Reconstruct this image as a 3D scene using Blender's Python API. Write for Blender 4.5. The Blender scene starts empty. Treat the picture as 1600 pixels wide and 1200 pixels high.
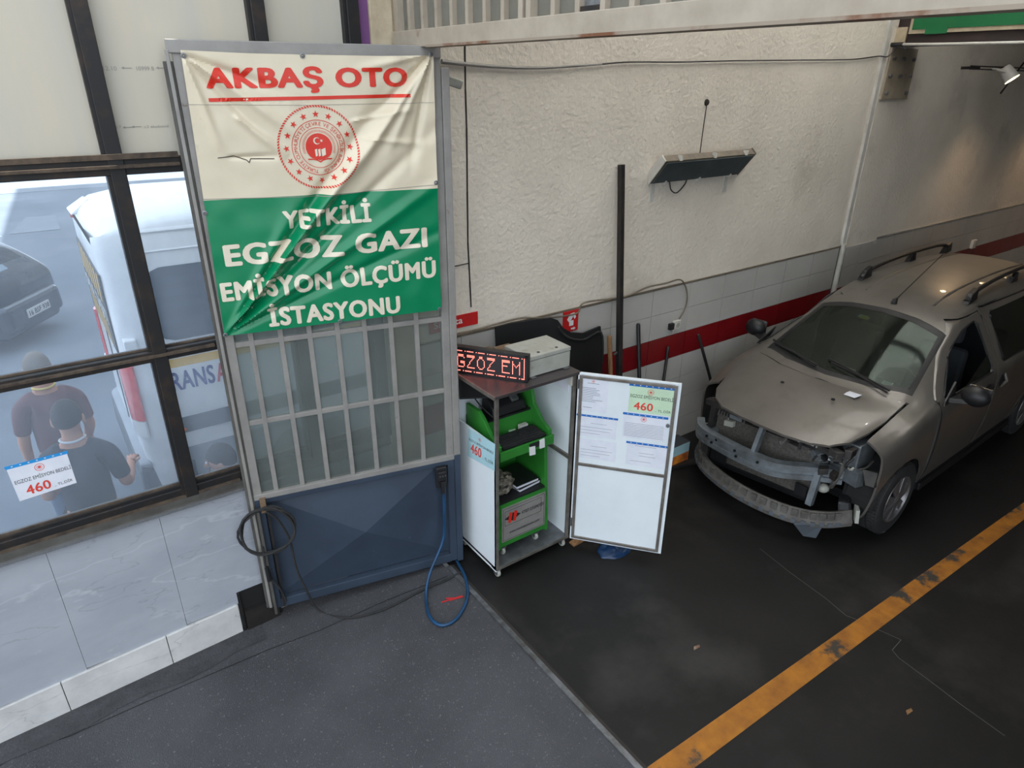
import bpy, bmesh, math, random
from mathutils import Vector, Matrix, noise
random.seed(7)
sc = bpy.context.scene
C = sc.collection
PI = math.pi

# ------------------------------------------------------------------ camera
CAM_ROWS = ((0.8117461888, -0.5839655378, 0.0073795984),      # image right in world axes
            (-0.2384482981, -0.3427171167, -0.9087154792),    # image down
            (0.5331139973, 0.7358866743, -0.4173508348))      # viewing direction
FOC = 1035.848
CH = 3.36
cam_d = bpy.data.cameras.new('camera')
cam = bpy.data.objects.new('camera', cam_d)
C.objects.link(cam)
r, d, fw = [Vector(v) for v in CAM_ROWS]
cam.matrix_world = Matrix(((r.x, -d.x, -fw.x, 0), (r.y, -d.y, -fw.y, 0), (r.z, -d.z, -fw.z, CH), (0, 0, 0, 1)))
cam_d.sensor_fit = 'HORIZONTAL'
cam_d.sensor_width = 36
cam_d.lens = FOC / 1600 * 36
cam_d.clip_start = 0.05
cam_d.clip_end = 400
sc.camera = cam

# ------------------------------------------------------------------ world, sun, exposure
w = bpy.data.worlds.new('world')
sc.world = w
w.use_nodes = True
bg = w.node_tree.nodes['Background']
bg.inputs['Color'].default_value = (0.83, 0.915, 1.0, 1)
bg.inputs['Strength'].default_value = 1.0
sun_d = bpy.data.lights.new('sun', 'SUN')
sun_d.energy = 7
sun_d.angle = math.radians(0.6)
sun_d.color = (1, 0.95, 0.86)
sun = bpy.data.objects.new('sun', sun_d)
C.objects.link(sun)
SUN_EL = math.radians(60)
sdir = Vector((-1, 0, 0)) * math.cos(SUN_EL) + Vector((0, 0, -math.sin(SUN_EL)))
sun.rotation_euler = sdir.to_track_quat('-Z', 'Y').to_euler()
sun.location = (20, 0, 30)
vs = sc.view_settings
vs.view_transform = 'Standard'
vs.look = 'None'
vs.exposure = 1.3
vs.gamma = 1
vs.use_curve_mapping = False


# ------------------------------------------------------------------ pixels to places
def ray(x, y):
    a, b = (x - 800) / FOC, (y - 600) / FOC
    return Vector([CAM_ROWS[0][i] * a + CAM_ROWS[1][i] * b + CAM_ROWS[2][i] for i in range(3)])


ORI = Vector((0, 0, CH))
XT = 1.97      # threshold between forecourt and hall


def onz(x, y, z=0.0):
    q = ray(x, y)
    return ORI + q * ((z - CH) / q.z)


def slope(X):
    """height of the forecourt asphalt"""
    if X > XT:
        return 0.
    return max(-.24, (X - XT) * .075) if X > .54 else max(-.24, -.107 - .045 * (.54 - X))


def ong(x, y, up=0.):
    z = 0.
    for _ in range(12):
        p = onz(x, y, z + up)
        z = slope(p.x)
    return p


def ony(x, y, Y):
    q = ray(x, y)
    return ORI + q * (Y / q.y)


def onx(x, y, X):
    q = ray(x, y)
    return ORI + q * (X / q.x)


class Plane:
    """upright plane through two floor points"""
    def __init__(s, A, B):
        s.A = Vector((A[0], A[1], 0)); s.d = (Vector((B[0], B[1], 0)) - s.A)
        s.L = s.d.length; s.d.normalize()
        s.n = Vector((s.d.y, -s.d.x, 0))          # towards the camera side

    def sz(s, x, y):
        q = ray(x, y)
        t = (s.A - ORI).dot(s.n) / q.dot(s.n)
        P = ORI + q * t
        return (P - s.A).dot(s.d), P.z

    def pt(s, a, z, off=0.0):
        return s.A + s.d * a + s.n * off + Vector((0, 0, z))


# ------------------------------------------------------------------ materials
def S(r, g, b):
    def f(c):
        c /= 255
        return c / 12.92 if c <= .04045 else ((c + .055) / 1.055) ** 2.4
    return (f(r), f(g), f(b), 1)


def mat(name, col, rough=.6, metal=0., col2=None, scale=4., detail=6., lo=.35, hi=.65, bump=0., bscale=60., col3=None, scale3=1.2, lo3=.5, hi3=.7, coat=0., stretch=None, spec=.5):
    m = bpy.data.materials.new(name)
    m.use_nodes = True
    nt = m.node_tree
    b = nt.nodes['Principled BSDF']
    b.inputs['Roughness'].default_value = rough
    b.inputs['Metallic'].default_value = metal
    b.inputs['Coat Weight'].default_value = coat
    b.inputs['Specular IOR Level'].default_value = spec
    b.inputs['Base Color'].default_value = col
    geo = nt.nodes.new('ShaderNodeNewGeometry')
    src = geo.outputs['Position']
    if stretch:
        mp = nt.nodes.new('ShaderNodeMapping')
        mp.inputs['Scale'].default_value = stretch
        nt.links.new(src, mp.inputs['Vector'])
        src = mp.outputs['Vector']
    cur = None
    if col2 is None:
        col2 = tuple(c * .86 for c in col[:3]) + (1,)
    for (c2, sca, l, h) in ((col2, scale, lo, hi), (col3, scale3, lo3, hi3)):
        if c2 is None:
            continue
        nz = nt.nodes.new('ShaderNodeTexNoise')
        nz.inputs['Scale'].default_value = sca
        nz.inputs['Detail'].default_value = detail
        nz.inputs['Roughness'].default_value = .62
        nt.links.new(src, nz.inputs['Vector'])
        mr = nt.nodes.new('ShaderNodeMapRange')
        mr.inputs['From Min'].default_value = l
        mr.inputs['From Max'].default_value = h
        nt.links.new(nz.outputs['Fac'], mr.inputs['Value'])
        mx = nt.nodes.new('ShaderNodeMix')
        mx.data_type = 'RGBA'
        nt.links.new(mr.outputs['Result'], mx.inputs[0])
        if cur is None:
            mx.inputs[6].default_value = col
        else:
            nt.links.new(cur, mx.inputs[6])
        mx.inputs[7].default_value = c2
        cur = mx.outputs[2]
    nt.links.new(cur, b.inputs['Base Color'])
    if bump:
        nb = nt.nodes.new('ShaderNodeTexNoise')
        nb.inputs['Scale'].default_value = bscale
        nb.inputs['Detail'].default_value = 4
        nt.links.new(src, nb.inputs['Vector'])
        bp = nt.nodes.new('ShaderNodeBump')
        bp.inputs['Strength'].default_value = bump
        bp.inputs['Distance'].default_value = .01
        nt.links.new(nb.outputs['Fac'], bp.inputs['Height'])
        nt.links.new(bp.outputs['Normal'], b.inputs['Normal'])
    return m


def marble(name, col, rough, vein=None, **kw):
    m = mat(name, col, rough, **kw)
    nt = m.node_tree
    b = nt.nodes['Principled BSDF']
    cur = b.inputs['Base Color'].links[0].from_socket
    geo = nt.nodes.new('ShaderNodeNewGeometry')
    mp = nt.nodes.new('ShaderNodeMapping')
    mp.inputs['Rotation'].default_value = (0, .55, 0)
    mp.inputs['Scale'].default_value = (.5, 1, 1.5)
    nt.links.new(geo.outputs['Position'], mp.inputs['Vector'])
    for sc_, wd, c_, f_ in ((1.1, .007, S(192, 194, 200), .5), (1.9, .005, S(128, 130, 138), .4)):
        nz = nt.nodes.new('ShaderNodeTexNoise')
        nz.inputs['Scale'].default_value = sc_
        nz.inputs['Detail'].default_value = 5
        nt.links.new(mp.outputs['Vector'], nz.inputs['Vector'])
        a1 = nt.nodes.new('ShaderNodeMath'); a1.operation = 'SUBTRACT'; a1.inputs[1].default_value = .5
        nt.links.new(nz.outputs['Fac'], a1.inputs[0])
        a2 = nt.nodes.new('ShaderNodeMath'); a2.operation = 'ABSOLUTE'
        nt.links.new(a1.outputs[0], a2.inputs[0])
        mr = nt.nodes.new('ShaderNodeMapRange')
        mr.inputs['From Min'].default_value = 0
        mr.inputs['From Max'].default_value = wd
        mr.inputs['To Min'].default_value = f_
        mr.inputs['To Max'].default_value = 0
        nt.links.new(a2.outputs[0], mr.inputs['Value'])
        mx = nt.nodes.new('ShaderNodeMix'); mx.data_type = 'RGBA'
        nt.links.new(mr.outputs['Result'], mx.inputs[0])
        nt.links.new(cur, mx.inputs[6])
        mx.inputs[7].default_value = c_
        cur = mx.outputs[2]
    nt.links.new(cur, b.inputs['Base Color'])
    return m


def glass_mat(name, tint, haze, hazecol, gloss=.08, scale=3., stretch=(1, 1, 1), hv=.5, rough=.05, thru=.5, fres=.8):
    m = bpy.data.materials.new(name)
    m.use_nodes = True
    nt = m.node_tree
    out = nt.nodes['Material Output']
    nt.nodes.remove(nt.nodes['Principled BSDF'])
    tr = nt.nodes.new('ShaderNodeBsdfTransparent')
    tr.inputs['Color'].default_value = tint
    df = nt.nodes.new('ShaderNodeBsdfDiffuse')
    df.inputs['Color'].default_value = hazecol
    tl = nt.nodes.new('ShaderNodeBsdfTranslucent')
    tl.inputs['Color'].default_value = hazecol
    dm = nt.nodes.new('ShaderNodeMixShader')
    dm.inputs[0].default_value = thru
    nt.links.new(df.outputs[0], dm.inputs[1])
    nt.links.new(tl.outputs[0], dm.inputs[2])
    tc = nt.nodes.new('ShaderNodeTexCoord')
    mp = nt.nodes.new('ShaderNodeMapping')
    mp.inputs['Scale'].default_value = stretch
    nt.links.new(tc.outputs['Object'], mp.inputs['Vector'])
    nz = nt.nodes.new('ShaderNodeTexNoise')
    nz.inputs['Scale'].default_value = scale
    nz.inputs['Detail'].default_value = 8
    nz.inputs['Roughness'].default_value = .7
    nt.links.new(mp.outputs['Vector'], nz.inputs['Vector'])
    mr = nt.nodes.new('ShaderNodeMapRange')
    mr.inputs['From Min'].default_value = .3
    mr.inputs['From Max'].default_value = .75
    mr.inputs['To Min'].default_value = haze * (1 - hv)
    mr.inputs['To Max'].default_value = haze * (1 + hv)
    nt.links.new(nz.outputs['Fac'], mr.inputs['Value'])
    m1 = nt.nodes.new('ShaderNodeMixShader')
    nt.links.new(mr.outputs['Result'], m1.inputs[0])
    nt.links.new(tr.outputs[0], m1.inputs[1])
    nt.links.new(dm.outputs[0], m1.inputs[2])
    gl = nt.nodes.new('ShaderNodeBsdfGlossy')
    gl.inputs['Roughness'].default_value = rough
    fr = nt.nodes.new('ShaderNodeFresnel')
    fr.inputs['IOR'].default_value = 1.45
    ml = nt.nodes.new('ShaderNodeMath')
    ml.operation = 'MULTIPLY_ADD'
    ml.inputs[1].default_value = fres
    ml.inputs[2].default_value = gloss - .04
    ml.use_clamp = True
    nt.links.new(fr.outputs[0], ml.inputs[0])
    m2 = nt.nodes.new('ShaderNodeMixShader')
    nt.links.new(ml.outputs[0], m2.inputs[0])
    nt.links.new(m1.outputs[0], m2.inputs[1])
    nt.links.new(gl.outputs[0], m2.inputs[2])
    nt.links.new(m2.outputs[0], out.inputs['Surface'])
    return m


def emit_mat(name, col, strength):
    m = bpy.data.materials.new(name)
    m.use_nodes = True
    b = m.node_tree.nodes['Principled BSDF']
    b.inputs['Base Color'].default_value = col
    b.inputs['Emission Color'].default_value = col
    b.inputs['Emission Strength'].default_value = strength
    return m


M = {}
M['plaster'] = mat('plaster', S(228, 219, 205), .9, col2=S(216, 207, 193), scale=1.6, bump=.9, bscale=26, col3=S(172, 164, 151), scale3=1.0, lo3=.58, hi3=.85)
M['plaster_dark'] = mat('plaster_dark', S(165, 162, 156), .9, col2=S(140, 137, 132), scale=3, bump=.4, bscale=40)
M['ceiling'] = mat('ceiling', S(150, 146, 138), .9)
M['tile'] = mat('tile_white', S(190, 187, 182), .35, col2=S(178, 175, 170), scale=1.2, col3=S(150, 146, 140), scale3=4, lo3=.66, hi3=.85)
M['tile_red'] = mat('tile_red', S(128, 18, 24), .35, col2=S(112, 14, 20), scale=3)
M['grout'] = mat('grout', S(104, 102, 100), .9)
M['concrete'] = mat('hall_concrete', S(34, 32, 31), .55, col2=S(25, 24, 23), scale=1.3, bump=.12, bscale=25, col3=S(66, 63, 61), scale3=.8, lo3=.52, hi3=.8, spec=.22)
M['asphalt'] = mat('asphalt', S(74, 74, 77), .85, col2=S(60, 60, 63), scale=1.6, bump=.9, bscale=120, col3=S(122, 121, 122), scale3=70, lo3=.60, hi3=.72)
M['asphalt_edge'] = mat('asphalt_patch', S(70, 70, 73), .9, col2=S(52, 52, 54), scale=8, bump=1., bscale=60)
M['yard'] = mat('yard_asphalt', S(106, 114, 124), .9, col2=S(92, 99, 108), scale=.7, bump=.4, bscale=30, col3=S(128, 134, 142), scale3=.35, lo3=.5, hi3=.7)
M['yard_con'] = mat('yard_concrete', S(150, 150, 150), .9, col2=S(130, 130, 130), scale=1.5)
M['yellow'] = mat('yellow_paint', S(176, 112, 28), .7, col2=S(140, 86, 24), scale=7, col3=S(58, 53, 47), scale3=3.2, lo3=.57, hi3=.64)
M['steel_strip'] = mat('threshold_steel', S(120, 122, 126), .45, .6, col2=S(84, 82, 80), scale=12)
M['marble_grey'] = marble('grey_marble', S(170, 174, 182), .3, col2=S(158, 162, 171), scale=2, col3=S(185, 187, 192), scale3=3.2, lo3=.62, hi3=.72, stretch=(1, 1, 2.2))
M['marble_white'] = marble('white_marble', S(214, 212, 210), .35, col2=S(192, 190, 189), scale=5, col3=S(165, 160, 155), scale3=8, lo3=.64, hi3=.76)
M['cream_panel'] = mat('cream_panel', S(200, 190, 172), .55, col2=S(190, 185, 172), scale=2, stretch=(3, 3, .4))
M['black_frame'] = mat('black_steel_frame', S(38, 37, 38), .5, .3, col2=S(62, 50, 42), scale=9, lo=.5, hi=.72)
M['rust_frame'] = mat('rusty_ledge', S(58, 48, 42), .8, .1, col2=S(96, 82, 68), scale=14)
M['chrome'] = mat('chrome_strip', S(215, 217, 220), .2, .9)
M['gate_grey'] = mat('gate_grey_paint', S(150, 146, 141), .5, .1, col2=S(134, 130, 126), scale=6, col3=S(100, 72, 56), scale3=11, lo3=.68, hi3=.76)
M['gate_blue'] = mat('gate_blue_paint', S(60, 72, 88), .45, .1, col2=S(50, 60, 75), scale=2.5, col3=S(112, 118, 126), scale3=22, lo3=.7, hi3=.78)
M['gate_post'] = mat('gate_post_paint', S(92, 90, 86), .6, .1, col2=S(70, 66, 62), scale=5)
M['transom_paint'] = mat('transom_cream_paint', S(172, 160, 144), .6, 0, col2=S(156, 144, 128), scale=6, col3=S(118, 78, 52), scale3=5, lo3=.64, hi3=.72)
M['rust'] = mat('rust_edge', S(150, 136, 120), .85, col2=S(112, 72, 48), scale=3, lo=.48, hi=.6)
M['banner_cream'] = mat('banner_cream', S(220, 207, 182), .34, col2=S(210, 197, 172), scale=2.5, col3=S(176, 162, 142), scale3=3.5, lo3=.6, hi3=.8)
M['banner_green'] = mat('banner_green', S(2, 122, 78), .26, col2=S(10, 130, 86), scale=3, col3=S(70, 130, 98), scale3=4, lo3=.66, hi3=.85)
M['print_red'] = mat('print_red', S(214, 52, 34), .4, col2=S(206, 46, 32), scale=4)
M['price_red'] = mat('price_red', S(226, 70, 56), .5)
M['print_cream'] = mat('print_cream', S(228, 218, 198), .45, col2=S(214, 202, 180), scale=6)
M['print_black'] = mat('print_black', S(34, 34, 38), .6)
M['print_grey'] = mat('print_grey', S(150, 146, 138), .7)
M['print_ink'] = mat('print_faint_ink', S(120, 124, 132), .7)
M['print_white'] = mat('print_white', S(226, 226, 226), .6)
M['seam'] = mat('dark_seam', S(52, 47, 42), .9)
M['white_panel'] = mat('cabinet_white', S(228, 234, 238), .35, col2=S(218, 225, 230), scale=2, col3=S(176, 176, 172), scale3=6, lo3=.68, hi3=.8)
M['alu'] = mat('aluminium', S(150, 146, 140), .4, .6, col2=S(118, 110, 102), scale=8)
M['dark_top'] = mat('cabinet_top', S(70, 64, 64), .35, col2=S(58, 53, 53), scale=5)
M['green_metal'] = mat('green_sheet_metal', S(50, 132, 48), .4, col2=S(42, 116, 42), scale=4)
M['black_plastic'] = mat('black_plastic', S(24, 24, 26), .45, col2=S(32, 32, 34), scale=9)
M['black_matte'] = mat('black_matte', S(18, 18, 19), .8)
M['dark_metal'] = mat('dark_metal', S(48, 47, 48), .5, .5, col2=S(64, 58, 54), scale=10)
M['rubber'] = mat('rubber', S(34, 34, 35), .8, col2=S(46, 45, 44), scale=10)
M['blue_hose'] = mat('blue_hose', S(18, 70, 112), .45, col2=S(18, 50, 76), scale=6)
M['grey_box'] = mat('grey_enclosure', S(176, 178, 170), .5, col2=S(160, 158, 148), scale=5, col3=S(128, 116, 102), scale3=7, lo3=.58, hi3=.75)
M['cardboard'] = mat('cardboard', S(120, 98, 76), .9)
M['wood'] = mat('wood', S(150, 112, 74), .7, col2=S(120, 86, 56), scale=6, stretch=(8, 8, 1))
M['red_sign'] = mat('red_sign', S(196, 32, 32), .45, col2=S(182, 28, 28), scale=4)
M['paper'] = mat('paper', S(226, 228, 236), .5, col2=S(214, 217, 228), scale=8)
M['paper_green'] = mat('paper_green', S(202, 226, 196), .5, col2=S(192, 216, 186), scale=8)
M['paper_cyan'] = mat('paper_cyan', S(176, 212, 220), .5, col2=S(166, 202, 210), scale=8)
M['tape_blue'] = mat('tape_blue', S(30, 108, 190), .45)
M['tape_sky'] = mat('tape_sky', S(40, 150, 220), .45)
M['steel'] = mat('steel', S(140, 142, 146), .4, .7, col2=S(112, 112, 114), scale=9)
M['lamp_glass'] = mat('lamp_glass', S(96, 104, 106), .12, 0, col2=S(84, 92, 94), scale=5, coat=.5)
M['lamp_body'] = mat('lamp_body', S(128, 116, 100), .6, .1, col2=S(104, 94, 82), scale=12)
M['white_plastic'] = mat('white_plastic', S(212, 210, 204), .5, col2=S(194, 190, 180), scale=9)
M['white_pipe'] = mat('white_pipe', S(214, 212, 206), .5, col2=S(190, 186, 178), scale=5)
M['plate_tan'] = mat('steel_plate_tan', S(172, 160, 140), .6, .1, col2=S(156, 144, 125), scale=6)
M['brown_beam'] = mat('brown_beam', S(58, 44, 42), .6, col2=S(46, 36, 35), scale=5)
M['sign_green'] = mat('sign_green', S(0, 112, 62), .4, col2=S(0, 104, 58), scale=3)
M['purple'] = mat('purple_foam', S(120, 76, 128), .7)
M['wood_post'] = mat('cream_post', S(200, 186, 160), .8, col2=S(178, 162, 136), scale=10, col3=S(120, 100, 78), scale3=20, lo3=.68, hi3=.75)
M['led_on'] = emit_mat('led_lit', (1, .16, .12, 1), 2.4)
M['led_off'] = mat('led_unlit', S(44, 36, 38), .6)
M['bulb'] = emit_mat('bulb', (1, .78, .45, 1), 18)
M['silver'] = mat('silver_car_paint', S(116, 111, 105), .36, .45, col2=S(107, 102, 96), scale=2.5, coat=.35, col3=S(102, 96, 88), scale3=5, lo3=.55, hi3=.85)
M['car_glass'] = glass_mat('car_glass', (.50, .57, .53, 1), .05, (.30, .31, .28, 1), gloss=.045, scale=6, rough=.05, fres=.16)
M['car_interior'] = mat('car_interior', S(70, 70, 72), .8)
M['seat_cloth'] = mat('seat_cloth', S(58, 60, 66), .9)
M['alloy'] = mat('alloy_rim', S(150, 148, 150), .4, .7, col2=S(120, 116, 114), scale=6)
M['galv'] = mat('galvanised_beam', S(150, 158, 164), .4, .6, col2=S(120, 124, 126), scale=8, col3=S(96, 82, 68), scale3=5, lo3=.62, hi3=.75)
M['foam_grey'] = mat('bumper_grey', S(100, 97, 92), .7, col2=S(74, 70, 66), scale=9)
M['radiator'] = mat('radiator_core', S(98, 94, 88), .7, .3, col2=S(70, 66, 62), scale=60)
M['engine'] = mat('engine_dark', S(44, 43, 43), .6, .3, col2=S(66, 62, 58), scale=12)
M['van_white'] = mat('van_white', S(240, 241, 243), .3, col2=S(216, 218, 222), scale=2, coat=.3)
M['van_glass'] = mat('van_dark_glass', S(58, 70, 84), .12, 0, col2=S(66, 78, 92), scale=3, coat=.4)
M['van_yellow'] = mat('van_yellow', S(236, 190, 92), .5)
M['van_grey'] = mat('van_grey_trim', S(92, 98, 106), .6, col2=S(82, 88, 95), scale=5)
M['van_skirt'] = mat('van_skirt', S(150, 156, 164), .6)
M['van_blue'] = mat('van_lettering_blue', S(58, 74, 140), .5)
M['van_red'] = mat('van_lettering_red', S(204, 70, 78), .5)
M['van_black'] = mat('van_black', S(52, 56, 62), .5)
M['tail_red'] = mat('tail_light_red', S(206, 44, 52), .15, col2=S(226, 80, 80), scale=14, coat=.5)
M['orange'] = mat('marker_orange', S(238, 122, 58), .3)
M['dark_car'] = mat('dark_car_paint', S(56, 64, 76), .25, .2, coat=.6)
M['painted_sky_glass'] = mat('rear_screen', S(120, 142, 160), .08, 0, coat=.6)  # pale blue base colour stands for sky reflected in the screen
M['plate_white'] = mat('number_plate', S(206, 206, 204), .5)
M['skin'] = mat('skin', S(190, 142, 118), .6, col2=S(180, 130, 108), scale=8)
M['hair'] = mat('hair_dark', S(44, 40, 40), .8, bump=.6, bscale=160)
M['hair_grey'] = mat('hair_grey', S(120, 112, 104), .8, bump=.6, bscale=160)
M['shirt_black'] = mat('shirt_black', S(40, 44, 52), .9, col2=S(48, 52, 60), scale=6)
M['shirt_maroon'] = mat('shirt_maroon', S(112, 82, 84), .9, col2=S(100, 72, 76), scale=6)
M['jeans'] = mat('jeans', S(76, 98, 128), .9)
M['trousers'] = mat('trousers_dark', S(50, 54, 64), .9)
M['shoe'] = mat('shoe', S(40, 40, 44), .7)
M['trim_yellow'] = mat('trim_yellow', S(220, 196, 110), .8)
M['trim_white'] = mat('trim_white', S(210, 212, 216), .8)
M['water_blue'] = mat('blue_bag', S(30, 62, 98), .3, col2=S(18, 40, 70), scale=6)
M['apron'] = mat('pale_apron', S(128, 134, 140), .9, col2=S(116, 122, 130), scale=1)
M['sunset'] = mat('sunset_print', S(240, 150, 50), .5, col2=S(140, 60, 40), scale=9, col3=S(150, 170, 190), scale3=4)
M['brick_out'] = mat('render_facade', S(196, 186, 170), .9)
M['floor_red'] = mat('red_crayon', S(190, 40, 42), .8)
M['bag'] = mat('crumpled_bag', S(150, 140, 122), .35, 0, col2=S(40, 38, 36), scale=22, bump=1, bscale=30)
M['glass_win'] = glass_mat('dirty_window_glass', (.90, .95, 1.0, 1), .11, (.78, .86, .98, 1), gloss=.045, scale=2.2, stretch=(1, 1, .35), hv=.45)
M['glass_gate'] = glass_mat('frosted_gate_glass', (.74, .78, .76, 1), .30, (.46, .50, .48, 1), gloss=.05, scale=2.5, stretch=(1, 1, .5), hv=.35, rough=.2)
M['skylight'] = glass_mat('added_skylight_sheet', (.8, .8, .8, 1), .95, (.92, .92, .92, 1), gloss=.04, scale=1, hv=.01, thru=.97, rough=.4)  # diffusing sheet of the roof opening added for light
M['glass_tran'] = glass_mat('transom_glass', (.4, .4, .36, 1), .7, (.40, .385, .33, 1), gloss=.06, scale=3, hv=.2, rough=.3)


# ------------------------------------------------------------------ mesh helpers
class MB:
    def __init__(s):
        s.v = []; s.f = []

    def add(s, vs, fs):
        o = len(s.v)
        s.v += [Vector(p) for p in vs]
        s.f += [tuple(i + o for i in f) for f in fs]
        return s

    def box(s, x0, x1, y0, y1, z0, z1):
        return s.hexa([(x0, y0, z0), (x1, y0, z0), (x1, y1, z0), (x0, y1, z0)], [(x0, y0, z1), (x1, y0, z1), (x1, y1, z1), (x0, y1, z1)])

    def hexa(s, b, t):
        n = len(b)
        fs = [tuple(range(n))[::-1], tuple(range(n, 2 * n))]
        fs += [(i, (i + 1) % n, n + (i + 1) % n, n + i) for i in range(n)]
        return s.add(list(b) + list(t), fs)

    def prism(s, poly, off):
        off = Vector(off)
        return s.hexa([Vector(p) for p in poly], [Vector(p) + off for p in poly])

    def obox(s, c, ax, ay, az):
        c, ax, ay, az = Vector(c), Vector(ax), Vector(ay), Vector(az)
        b = [c - ax - ay - az, c + ax - ay - az, c + ax + ay - az, c - ax + ay - az]
        return s.hexa(b, [p + 2 * az for p in b])

    def beam(s, p, q, wd, ht, up=(0, 0, 1)):
        p, q = Vector(p), Vector(q)
        d = (q - p)
        L = d.length
        d.normalize()
        sd = d.cross(Vector(up))
        if sd.length < 1e-4:
            sd = d.cross(Vector((0, 1, 0)))
        sd.normalize()
        u = sd.cross(d)
        return s.obox((p + q) / 2, d * L / 2, sd * wd / 2, u * ht / 2)

    def tube(s, pts, r, n=8, closed=False):
        pts = [Vector(p) for p in pts]
        m = len(pts)
        rr = r if isinstance(r, (list, tuple)) else [r] * m
        t0 = (pts[1] - pts[0]).normalized()
        up = Vector((0, 0, 1)) if abs(t0.z) < .9 else Vector((1, 0, 0))
        a = t0.cross(up).normalized()
        vs, fs = [], []
        for i, p in enumerate(pts):
            if closed:
                t = pts[(i + 1) % m] - pts[i - 1]
            else:
                t = pts[min(i + 1, m - 1)] - pts[max(i - 1, 0)]
            t.normalize()
            a = (a - t * a.dot(t)).normalized()
            b = t.cross(a)
            for k in range(n):
                an = 2 * PI * k / n
                vs.append(p + (a * math.cos(an) + b * math.sin(an)) * rr[i])
        for i in range(m if closed else m - 1):
            j = (i + 1) % m
            for k in range(n):
                l = (k + 1) % n
                fs.append((i * n + k, i * n + l, j * n + l, j * n + k))
        if not closed:
            fs.append(tuple(range(n))[::-1])
            fs.append(tuple((m - 1) * n + k for k in range(n)))
        return s.add(vs, fs)

    def cyl(s, p, q, r, n=16, r2=None):
        return s.tube([p, q], [r, r if r2 is None else r2], n)

    def lathe(s, prof, c, axis=(0, 0, 1), n=24):
        c, ax = Vector(c), Vector(axis).normalized()
        a = ax.cross(Vector((0, 0, 1)) if abs(ax.z) < .9 else Vector((1, 0, 0))).normalized()
        b = ax.cross(a)
        vs, fs = [], []
        for (rr, h) in prof:
            for k in range(n):
                an = 2 * PI * k / n
                vs.append(c + ax * h + (a * math.cos(an) + b * math.sin(an)) * rr)
        for i in range(len(prof) - 1):
            for k in range(n):
                l = (k + 1) % n
                fs.append((i * n + k, i * n + l, (i + 1) * n + l, (i + 1) * n + k))
        return s.add(vs, fs)

    def grid(s, fn, nu, nv):
        vs = [fn(i / nu, j / nv) for j in range(nv + 1) for i in range(nu + 1)]
        fs = [(j * (nu + 1) + i, j * (nu + 1) + i + 1, (j + 1) * (nu + 1) + i + 1, (j + 1) * (nu + 1) + i) for j in range(nv) for i in range(nu)]
        return s.add(vs, fs)

    def sphere(s, c, rx, ry=None, rz=None, n=14, m=9):
        c = Vector(c)
        ry = rx if ry is None else ry
        rz = rx if rz is None else rz
        return s.grid(lambda a, b: c + Vector((rx * math.cos(2 * PI * a) * math.sin(PI * b), ry * math.sin(2 * PI * a) * math.sin(PI * b), -rz * math.cos(PI * b))), n, m)

    def mesh(s, name, off=None):
        me = bpy.data.meshes.new(name)
        off = Vector(off) if off is not None else Vector()
        me.from_pydata([tuple(p - off) for p in s.v], [], s.f)
        bm = bmesh.new()
        bm.from_mesh(me)
        bmesh.ops.remove_doubles(bm, verts=bm.verts, dist=1e-5)
        bmesh.ops.recalc_face_normals(bm, faces=bm.faces)
        bm.to_mesh(me)
        bm.free()
        return me

    def build(s, name, m, parent=None, smooth=False, bevel=0., local=False):
        off = None
        if parent is not None and not local:
            root = parent
            while root.parent:
                root = root.parent
            off = root.location
        me = s.mesh(name, off)
        return place(name, me, m, parent, smooth, bevel)


def place(name, me, m, parent=None, smooth=False, bevel=0.):
    o = bpy.data.objects.new(name, me)
    C.objects.link(o)
    if m is not None:
        me.materials.clear()
        me.materials.append(M[m] if isinstance(m, str) else m)
    if parent is not None:
        o.parent = parent
    if smooth:
        me.polygons.foreach_set('use_smooth', [True] * len(me.polygons))
        if hasattr(me, 'set_sharp_from_angle'):
            me.set_sharp_from_angle(angle=math.radians(40))
    if bevel:
        b = o.modifiers.new('bevel', 'BEVEL')
        b.width = bevel
        b.segments = 2
        b.limit_method = 'ANGLE'
    return o


def tag(o, label, cat, group=None):
    o['label'] = label
    o['category'] = cat
    if group:
        o['group'] = group
    return o


def thing(name, label, cat, loc=(0, 0, 0), rz=0., group=None):
    o = bpy.data.objects.new(name, None)
    o.empty_display_size = .1
    C.objects.link(o)
    o.location = loc
    o.rotation_euler = (0, 0, rz)
    return tag(o, label, cat, group)


def struct(o):
    o['kind'] = 'structure'
    return o


def stuff(o):
    o['kind'] = 'stuff'
    return o


def catmull(pts, n=8, closed=False):
    P = [Vector(p) for p in pts]
    out = []
    m = len(P)
    for i in range(m if closed else m - 1):
        if closed:
            p0, p1, p2, p3 = P[i - 1], P[i], P[(i + 1) % m], P[(i + 2) % m]
        else:
            p1, p2 = P[i], P[i + 1]
            p0 = P[i - 1] if i > 0 else p1 * 2 - p2
            p3 = P[i + 2] if i + 2 < m else p2 * 2 - p1
        for k in range(n):
            t = k / n
            out.append(.5 * (2 * p1 + (p2 - p0) * t + (2 * p0 - 5 * p1 + 4 * p2 - p3) * t * t + (3 * p1 - p0 - 3 * p2 + p3) * t ** 3))
    if not closed:
        out.append(P[-1])
    return out


# ------------------------------------------------------------------ lettering
_tc = {}


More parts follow.
